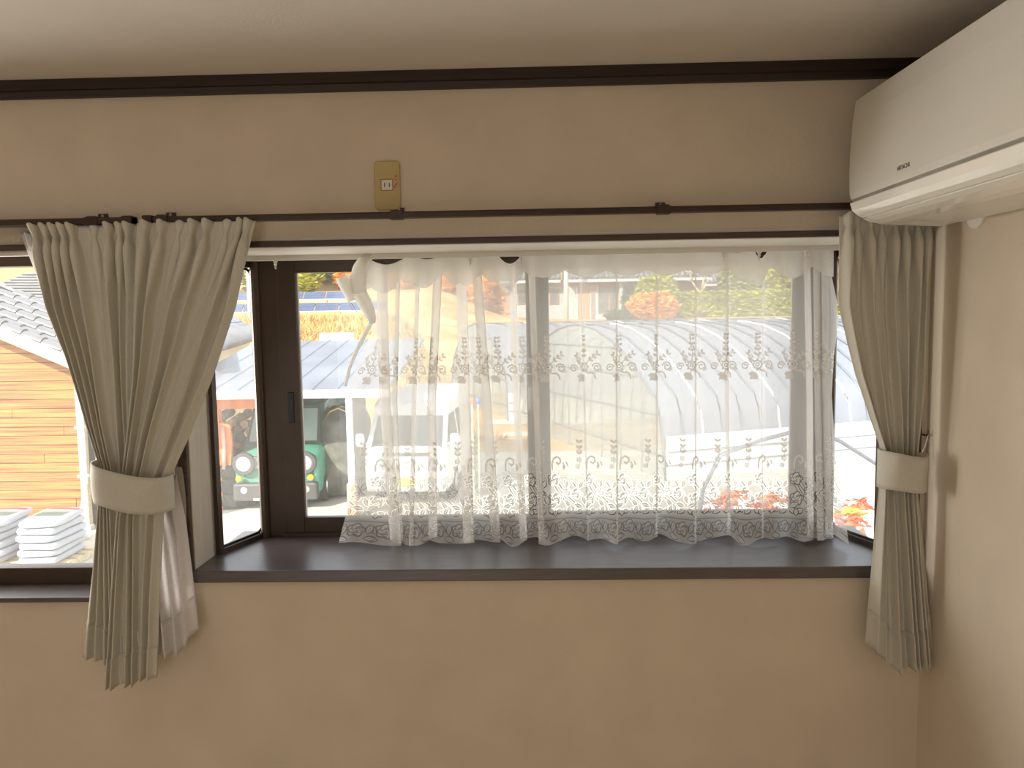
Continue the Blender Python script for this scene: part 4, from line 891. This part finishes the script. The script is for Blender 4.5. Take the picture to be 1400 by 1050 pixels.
for s_ in (-.35, .15): MB().tube([CM @ Vector((s_, .10, 1.0)), CM @ Vector((s_+.38, .16, 1.09))], .008, 5).build('wiper', BLACK, wv_)
# dark cart behind the van, and stakes with coloured tops
dk = P(578, 545, 15.5); tag(box(dk.x-.55, dk.x+.55, dk.y, dk.y+1, G0, dk.z+.16).build('water_tank', mat('tank_grey', (.20, .19, .18), .6, amt=.15), bevel=.08), 'dark grey boxy tank standing behind the white van', 'tank')
for px, m_, lb in ((648, ORANGE, 'thin pale stake with an orange top by the tunnel'), (656, mat('blue_top', (.10, .22, .60), .5, amt=.1), 'thin pale stake with a blue top by the tunnel')):
    b = P(px, 672, 12.6); t_ = P(px, 548, 12.6); st = thing('stake', (b.x, b.y, G0), lb, 'stake', 'stakes in front of the tunnels')
    MB().tube([(b.x, b.y, G0), (b.x, b.y, t_.z-.05)], .016, 7).build('shaft', PALEW, st); MB().blob((b.x, b.y, t_.z), .05, .04, .055, 10, 7, .8).build('top_cap', m_, st, smooth=True)
# ---------------- plastic tunnels
FILM = glass('tunnel_film', (.95, .97, 1.0), .06, .25, haze=.86, dcol=(.47, .52, .62)); SKIRT = mat('tunnel_skirt', (.90, .90, .88), .5, amt=.03, trans=.2)
EPAN = glass('tunnel_end_film', (.92, .96, .92), .06, .2, haze=.42, dcol=(.76, .78, .70)); HOOP = mat('galvanised_pipe', (.22, .25, .29), .4, .3, amt=.08); WPIPE = mat('white_strap', (.90, .91, .92), .5, amt=.03)
FRAMEM = mat('tunnel_frame', (.26, .28, .27), .5, .2, amt=.1)
e_ = Vector((-.36, .933, 0)); a_ = Vector((.933, .36, 0))
def arch_z(t, Wd): # height above the ground across the tunnel
    q = abs(t/Wd*2-1); return 2.95-1.75*q**2.1-1.2*max(0, (q-.93)/.07)**1.6 if q < 1 else 0
def tunnel(N0, Wd, Ln, label, hz):
    t = thing('plastic_tunnel', (N0.x+Ln/2, N0.y+3, G0), label, 'tunnel', 'plastic tunnels')
    ts_ = [0, .02*Wd/2, .05*Wd/2, .09*Wd/2, .16*Wd/2, .26*Wd/2, .4*Wd/2, .56*Wd/2, .74*Wd/2, .9*Wd/2, Wd/2]; ts_ = ts_+[Wd-q for q in ts_[:-1]][::-1]
    def pt(s, tt, o=0): return N0 + a_*s + e_*tt + Vector((0, 0, arch_z(tt, Wd)*(1+o)+o*.4))
    tf = [q*Wd/4000 for q in range(1, 2000) if arch_z(q*Wd/4000, Wd) > .78][0]; tl_ = [tf]+[q for q in ts_ if tf+.02 < q < Wd-tf-.02]+[Wd-tf]
    nS = 14
    MB().grid([[pt(Ln*i/nS, q) for q in tl_] for i in range(nS+1)]).build('film', FILM, t, smooth=True)
    MB().grid([[N0+a_*(Ln*i/nS)-e_*.02*k_+Vector((0, 0, zz)) for k_, zz in ((1, 0), (1.4, .3), (1.1, .55), (.6, .86))] for i in range(nS+1)]).build('side_skirt', SKIRT, t, smooth=True)
    MB().grid([[N0+a_*(Ln*i/nS)+e_*(Wd+.02*k_)+Vector((0, 0, zz)) for k_, zz in ((1, 0), (1.4, .3), (1.1, .55), (.6, .86))] for i in range(nS+1)]).build('side_skirt', SKIRT, t, smooth=True)
    for zz in (.30, .56): MB().tube([N0-e_*.055+Vector((0, 0, zz)), N0+a_*Ln-e_*.055+Vector((0, 0, zz))], .012, 5).build('skirt_rope', HOOP, t)
    h0 = MB().tube([pt(0, q, .010) for q in ts_], .028, 5).build('hoop', HOOP, t, smooth=True); s1_ = MB().tube([pt(0, q, .01) for q in ts_], .026, 5).build('hoop_strap', WPIPE, t, smooth=True)
    i = 1
    while i*hz < Ln: piece(s1_ if i % 4 == 2 else h0, 'hoop', t, Matrix.Translation(a_*(i*hz))); i += 1
    MB().tube([pt(0, Wd/2, .012), pt(Ln, Wd/2, .012)], .022, 6).build('ridge_pipe', HOOP, t)
    # end wall: posts, rails and film panels cut to the arch
    sp = Wd/9; lv = [0, .46, 1.25, 1.95, 2.5, 3.2]
    for i in range(9):
        t0, t1 = i*sp, (i+1)*sp
        if i: MB().box(-.02, .02, -.02, .02, 0, arch_z(t0, Wd), Matrix.Translation(N0+e_*t0)).build('end_post', FRAMEM, t)
        for j in range(5):
            z0, z1 = lv[j], lv[j+1]; q = [t0+sp*k/4 for k in range(5)]; tops = [min(z1, arch_z(min(max(x, .03), Wd-.03), Wd)) for x in q]
            if max(tops) < z0+.06: continue
            tops = [max(x, z0+.001) for x in tops]
            k = MB(); ps = [N0+e_*t0+Vector((0, 0, z0)), N0+e_*t1+Vector((0, 0, z0))] + [N0+e_*x+Vector((0, 0, h)) for x, h in list(zip(q, tops))[::-1]]
            k.add(ps, [tuple(range(len(ps)))]); k.build('end_panel', EPAN, t)
    for z_ in lv[1:5]:
        xs_ = [x*Wd/60 for x in range(61) if arch_z(x*Wd/60, Wd) > z_]
        if xs_: MB().tube([N0+e_*xs_[0]-a_*.02+Vector((0, 0, z_)), N0+e_*xs_[-1]-a_*.02+Vector((0, 0, z_))], .025, 6).build('end_rail', FRAMEM, t)
    return t
N1 = Vector((2.55, 12.6, G0))
tunnel(N1, 8.2, 24, 'nearer white plastic tunnel with curved hoops filling the lace window', .46)
tunnel(N1+e_*9.4+a_*.1, 6.6, 26, 'farther white plastic tunnel whose ridge shows behind the nearer one', .9)
bh = thing('bent_pipe', (4.0, 8.3, G0), 'single bare bent pipe arching in front of the nearer tunnel', 'pipe')
pk = P(1112, 587, 10.4); pL = P(985, 622, 9.6); pR = P(1210, 642, 11.2)
MB().tube([Vector((pL.x-.35, pL.y, G0)), pL+Vector((-.22, 0, -.45)), pL, P(1040, 602, 9.9), P(1085, 590, 10.2), pk, P(1150, 604, 10.7), pR, pR+Vector((.35, .1, -.42)), Vector((pR.x+.6, pR.y+.1, G0))], .03, 8).build('pipe', HOOP, bh, smooth=True)
# planting bed with red-leaved plants between white mulch ridges
RED = leafm('red_leaf', (.78, .15, .09), (.82, .36, .14)); YEL = leafm('yellow_leaf', (.85, .55, .10), (.70, .65, .12)); MULCH = mat('mulch_film', (.90, .88, .86), .35, amt=.04)
bdir = Vector((.90, -.42, 0)).normalized(); bperp = Vector((.42, .9, 0)).normalized(); pc = Vector((5.05, 9.9, G0)); cnt = 0
for r_ in range(4):
    o0 = pc + bperp*(r_*.50-1.75); k = MB()
    Gm = [[o0+bdir*(-2.2+4.4*i/8)+bperp*(.10*math.cos(math.pi*j/6))+Vector((0, 0, .16*math.sin(math.pi*j/6))) for j in range(7)] for i in range(9)]
    tag(k.grid(Gm).build('mulch_ridge', MULCH, smooth=True, solid=.01), 'white plastic mulch ridge, %s from the window among the red plants' % ['first', 'second', 'third', 'fourth', 'fifth'][r_], 'mulch', 'mulch ridges in the plant bed')
    for i in range(7):
        if rng.random() < .12: continue
        c = o0+bperp*.25+bdir*(-1.9+i*.62+rng.uniform(-.12, .12)); lm_ = RED if rng.random() < .78 else YEL; pl_ = thing('leafy_plant', (c.x, c.y, G0), 'low %s leaved plant, number %s along the %s row of the mulched bed' % ('red' if lm_ is RED else 'yellow', ['one', 'two', 'three', 'four', 'five', 'six', 'seven'][i], ['first', 'second', 'third', 'fourth'][r_]), 'plant', 'low plants in the mulched bed')
        quadcloud(MB(), 46, shell((c.x, c.y, G0+.13), .24, .20, .13, .8), .10).build('leaves', lm_, pl_); MB().tube([(c.x, c.y, G0), (c.x, c.y, G0+.12)], .012, 5).build('stem', BARK, pl_)
# ---------------- houses, shrubs and trees on the terrace
HW = mat('house_plaster', (.52, .55, .55), .8, amt=.06); HB = mat('house_timber', (.45, .26, .15), .7, amt=.15); HWW = mat('house_white', (.82, .80, .74), .7, amt=.04); DGL = mat('house_window_glass', (.16, .17, .18), .15, amt=.2, spec=.8)
hz_ = 1.55
def Q(px, py, d=47): return P(px, py, d)
hs = thing('grey_house', (0, 46, hz_), 'grey plastered house with two dark windows behind the window mullion', 'house')
x0, x1 = Q(697, 420).x, Q(772, 420).x; y_ = Q(700, 400).y; zt_ = Q(720, 384).z
box(x0, x1, y_, y_+6, hz_-.2, zt_).build('wall', HW, hs)
box(x0-.5, x0, y_+.4, y_+6, hz_-.2, zt_-.4).build('side_annex', HB, hs)
for px in (714, 758):
    a = Q(px-7, 396); b = Q(px+6, 416); f = box(a.x, b.x, y_-.06, y_+.02, b.z, a.z).build('window_frame', HB, hs); box(a.x+.07, b.x-.07, y_-.08, y_-.05, b.z+.07, a.z-.07).build('pane', DGL, f)
def tiled_roof(x0, x1, ye, ze, yr, zr, par, nr=9, pitch=.30):
    k = MB(); sl = Vector((0, yr-ye, zr-ze)); k.add([(x0, ye, ze), (x1, ye, ze), (x1, yr, zr), (x0, yr, zr), (x0, ye, ze-.15), (x1, ye, ze-.15), (x1, yr+3, ze-.15), (x0, yr+3, ze-.15)], [(0, 1, 2, 3), (0, 1, 5, 4), (1, 2, 6, 5), (0, 3, 7, 4), (2, 3, 7, 6)]); k.build('roof_deck', TILE, par)
    k = MB(); n_ = int((x1-x0)/pitch)
    for i in range(n_+1):
        x = x0+i*pitch; k.tube([Vector((x, ye-.05, ze+.05)), Vector((x, yr, zr+.05))], .095, 6, cap=True)
    k.build('tile_rows', TILE, par, smooth=True, kind='stuff')
    box(x0, x1, ye-.08, ye-.02, ze-.22, ze-.06).build('gutter', ALUW, par); MB().tube([(x0, yr, zr+.12), (x1, yr, zr+.12)], .16, 8).build('ridge', TILE, par)
tiled_roof(x0-.6, x1-.25, y_-.7, Q(720, 383).z, y_+3, Q(720, 383).z+1.7, hs)
mh = thing('main_house', (6, 46, hz_), 'long house with grey tiled roof, brown door and white wall panels', 'house')
mx0, mx1 = Q(776, 400).x, Q(958, 400).x; my_ = y_-.3; ze = Q(850, 381).z
box(mx0, mx1, my_, my_+6, hz_-.2, ze).build('wall', HB, mh)
tiled_roof(mx0-.1, mx1+.4, my_-.8, ze, my_+3, ze+1.9, mh)
def panel(px0, px1, py0, py1, m, name, o=.05, par=mh):
    a = Q(px0, py0); b = Q(px1, py1); return box(a.x, b.x, my_-o, my_, b.z, a.z).build(name, m, par)
panel(776, 787, 392, 440, HW, 'grey_panel', .03); panel(787, 789.5, 391, 440, HWW, 'door_jamb'); panel(806, 817, 399, 440, HWW, 'white_panel'); panel(815.5, 818, 391, 402, HWW, 'door_jamb', .06)
dd = panel(789.5, 806, 399, 438, mat('door_brown', (.55, .30, .17), .6, amt=.1), 'door', .06); a = Q(795, 416); b = Q(796.5, 425); box(a.x, b.x, my_-.10, my_-.05, b.z, a.z).build('handle', CHROME, dd)
fr_ = panel(817, 843, 393, 429, HB, 'window_frame', .07)
for p0, p1, q0, q1 in ((818, 831, 395, 410), (818, 831, 412, 427), (833, 842, 395, 410), (833, 842, 412, 427)): panel(p0, p1, q0, q1, DGL, 'pane', .085, fr_)
panel(817, 845, 430, 441, HWW, 'plinth'); panel(845, 850, 385, 440, HW, 'pillar', .4); panel(850, 878, 386, 388.5, HWW, 'lintel', .3)
fh = thing('far_house', (14, 54, hz_), 'dark roofed house with white gutter behind the yellow hedge', 'house')
a = Q(915, 388, 56); b = Q(1010, 388, 56); box(a.x, b.x, a.y+.6, a.y+6, hz_-.3, a.z).build('wall', HB, fh); tiled_roof(a.x-.5, b.x+.5, a.y, a.z, a.y+3, a.z+1.5, fh)
# utility pole between the houses and another by the outbuilding
for px, pyt, d, lb in ((774.5, 330, 44, 'white utility pole in front of the tiled house'), (343, 330, 30, 'tall white utility pole beyond the outbuilding roof')):
    b = P(px, 440, d); t_ = P(px, pyt, d); up_ = thing('utility_pole', (b.x, b.y, hgt(b.x, b.y)), lb, 'pole')
    MB().tube([(b.x, b.y, hgt(b.x, b.y)-.1), (b.x, b.y, t_.z+1.2)], [.14*d/44*1.05, .12*d/44], 12).build('shaft', HWW, up_, smooth=True)
    for zz in (t_.z+.9, t_.z+.4): box(b.x-.6, b.x+.6, b.y-.18, b.y-.1, zz, zz+.08).build('crossarm', ALUW, up_)
YG = leafm('yellow_green_leaf', (.62, .60, .07), (.42, .46, .08)); OR_ = leafm('orange_leaf', (.92, .58, .10), (.84, .44, .06)); DG = leafm('dark_green_leaf', (.16, .24, .10), (.10, .15, .07)); LG = leafm('light_olive_leaf', (.50, .52, .18), (.30, .36, .14))
def shrub(nm, px, pyb, pyt, wpx, d, m, label, cat='shrub', n=1400, size=.16, grp=None, zb=None):
    b = P(px, pyb, d); t_ = P(px, pyt, d); z0 = hgt(b.x, b.y) if zb is None else zb; rx = wpx/2*d/F; rz = (t_.z-z0)/2
    s_ = thing(nm, (b.x, b.y, z0), label, cat, grp)
    MB().blob((b.x, b.y, z0+rz), rx*.68, rx*.6, rz*.76, 14, 9, 1, jit=.05).build('inner_growth', m, s_, smooth=True)
    quadcloud(MB(), n, shell((b.x, b.y, z0+rz), rx, rx*.8, rz), size).build('foliage', m, s_); MB().tube([(b.x, b.y, z0-.1), (b.x, b.y, z0+rz*.6)], .08, 6).build('trunk', BARK, s_); return s_
shrub('orange_bush', 893, 442, 399, 68, 43, OR_, 'rounded orange leaved bush at the tunnel ridge', n=2400)
shrub('golden_conifer', 899, 442, 374, 58, 45, YG, 'taller yellow green clipped conifer behind the orange bush', n=2400)
shrub('dark_rock_shrub', 846, 442, 424, 36, 43, DG, 'low dark shrub before the white panelled wall', n=700)
shrub('dark_round_tree', 866, 442, 388, 30, 46, DG, 'dark narrow tree between the house window and the conifer', n=1000)
hd = thing('hedge', (11, 44, hz_), 'long clipped yellow green hedge above the tunnel ridge', 'hedge')
ha, hb_ = P(916, 440, 45), P(1290, 440, 45); ht = P(1000, 399, 45).z
box(ha.x+.1, hb_.x-.1, ha.y+.1, ha.y+.9, hgt(ha.x, ha.y), ht-.12).build('inner_growth', YG, hd)
quadcloud(MB(), 7000, lambda: Vector((rng.uniform(ha.x, hb_.x), ha.y+rng.uniform(-.15, .25), rng.uniform(hz_-.1, ht+.1))), .13).build('foliage', YG, hd)
def tree(nm, px, pyb, d, H_, label, m=None, n=900, seed=1, spread=1.0):
    rg = random.Random(seed); b = P(px, pyb, d); z0 = hgt(b.x, b.y); t_ = thing(nm, (b.x, b.y, z0), label, 'tree'); k = MB(); ends = []
    def br(p, dv, ln, r_, lv):
        q = p+dv*ln; mid = p.lerp(q, .5)+Vector((rg.uniform(-.06, .06), rg.uniform(-.06, .06), 0))*ln; k.tube([p, mid, q], [r_, r_*.8, r_*.6], 6); ends.append(q)
        if lv:
            for _ in range(3): br(q, (dv+Vector((rg.uniform(-.8, .8)*spread, rg.uniform(-.8, .8)*spread, rg.uniform(-.1, .5)))).normalized(), ln*rg.uniform(.6, .85), r_*.6, lv-1)
    br(Vector((b.x, b.y, z0-.1)), Vector((.03, 0, 1)), H_*.32, H_*.028, 4); k.build('trunk', mat('pale_bark', (.66, .54, .36), .8, amt=.15), t_, smooth=True)
    if m: quadcloud(MB(), n, lambda: rg.choice(ends)+Vector((rg.gauss(0, .4), rg.gauss(0, .4), rg.gauss(0, .35))), .17).build('foliage', m, t_)
    return t_
tree('bare_tree', 958, 438, 45.6, 4.6, 'bare pale branched tree rising behind the hedge', seed=6, spread=1.5)
for i, (px, d, m_, lb) in enumerate(((1012, 50, LG, 'olive leaved tree behind the hedge, next to the bare tree'), (1048, 52, YG, 'yellow leaved tree behind the hedge near the lace edge'), (1082, 53, DG, 'dark green tree at the hedge end behind the window stile'), (1150, 50, OR_, 'orange leaved tree showing past the lace edge'), (1195, 52, YG, 'yellow leaved tree beside the corner drape'))):
    shrub('garden_tree', px, 440, 348, 60, d, m_, lb, 'tree', n=1600, size=.22, grp='trees behind the hedge')
# solar field, wall of tarps and scrub on the far slope
sf = thing('solar_array', (-11, 40, 2), 'rows of tilted blue solar panels on the grassy slope', 'solar panels')
p_ = None
for r_, (pyb, d) in enumerate(((429, 40), (413, 43))):
    a = P(200, pyb, d); b = P(545 - 40*r_, pyb, d); n = int((b.x-a.x)/1.28)
    for i in range(n):
        for j in range(2):
            x = a.x+i*1.28; k = MB(); e2 = Vector((.0, .62, .50))*.9; o_ = Vector((x, a.y, a.z))+e2*j*.5
            if p_ is None: p_ = k.add([o_, o_+Vector((1.22, 0, 0)), o_+Vector((1.22, 0, 0))+e2*.48, o_+e2*.48]+[q+Vector((0, .03, -.04)) for q in (o_, o_+Vector((1.22, 0, 0)), o_+Vector((1.22, 0, 0))+e2*.48, o_+e2*.48)], [(0, 1, 2, 3), (0, 1, 5, 4), (4, 5, 6, 7), (2, 3, 7, 6)]).build('solar_panel', SOLAR, sf); oo = o_
            else: piece(p_, 'solar_panel', sf, Matrix.Translation(o_-oo))
    k = MB()
    for i in range(0, n, 2): x = a.x+i*1.28; k.box(x, x+.06, a.y+.3, a.y+.36, hgt(x, a.y)-.2, a.z+.2); 
    k.box(a.x, a.x+n*1.28, a.y-.03, a.y+.02, a.z-.05, a.z); k.build('rack', ALUW, sf)
for (p0, p1, lb) in ((409, 437, 'turquoise tarpaulin strip pegged on the slope, nearer the sash stile'), (443, 468, 'turquoise tarpaulin strip pegged on the slope, nearer the lace edge')):
    a = P(p0, 436, 34); b = P(p1, 433, 34); z0 = hgt(a.x, a.y)
    Gt = [[Vector((a.x+(b.x-a.x)*i/10, a.y+.1*j, min(a.z, b.z)-.03+.09*j/3+.03*math.sin(i*1.3+j))) for j in range(4)] for i in range(11)]
    tag(MB().grid(Gt).build('tarpaulin', mat('turquoise_tarp', (.10, .62, .66), .5, amt=.1), smooth=True, solid=.02), lb, 'tarpaulin', 'turquoise tarpaulins on the slope')
a = P(436, 463, 24); b = P(478, 455, 24); tag(box(a.x, b.x, a.y, a.y+.6, hgt(a.x, a.y)-.3, b.z).build('white_crate', WHITE, bevel=.03), 'white box standing on the dry bank above the carport roof', 'box')
for i, (px, d, m_) in enumerate(((300, 46, LG), (348, 47, YG), (395, 48, LG), (420, 47, YG), (450, 49, LG), (478, 48, OR_), (510, 49, YG), (545, 48, OR_), (580, 49, LG), (620, 48, OR_), (655, 47, OR_), (688, 48, OR_))):
    shrub('slope_shrub', px, 392 if i < 8 else 410, 350+rng.uniform(-6, 6), 44, d, m_, '%s autumn shrub on the slope top, %s one along from the tall pole' % ({'light_olive_leaf': 'olive', 'yellow_green_leaf': 'yellow', 'orange_leaf': 'orange'}[m_.name], ['first', 'second', 'third', 'fourth', 'fifth', 'sixth', 'seventh', 'eighth', 'ninth', 'tenth', 'eleventh', 'twelfth'][i]), 'shrub', n=700, size=.24, grp='shrubs on top of the slope')

mark(MB().grid([[Vector((x, 74+30*j/6, 1.5+11*smooth01(j/6+.25)*(.8+.2*math.sin(x*.07)+.1*math.sin(x*.19+j)))) for x in range(-120, 121, 6)] for j in range(7)]).build('hills', mat('wooded_hill', (.22, .26, .13), .95, scale=.3, amt=.3, col2=(.34, .28, .12)), smooth=True))
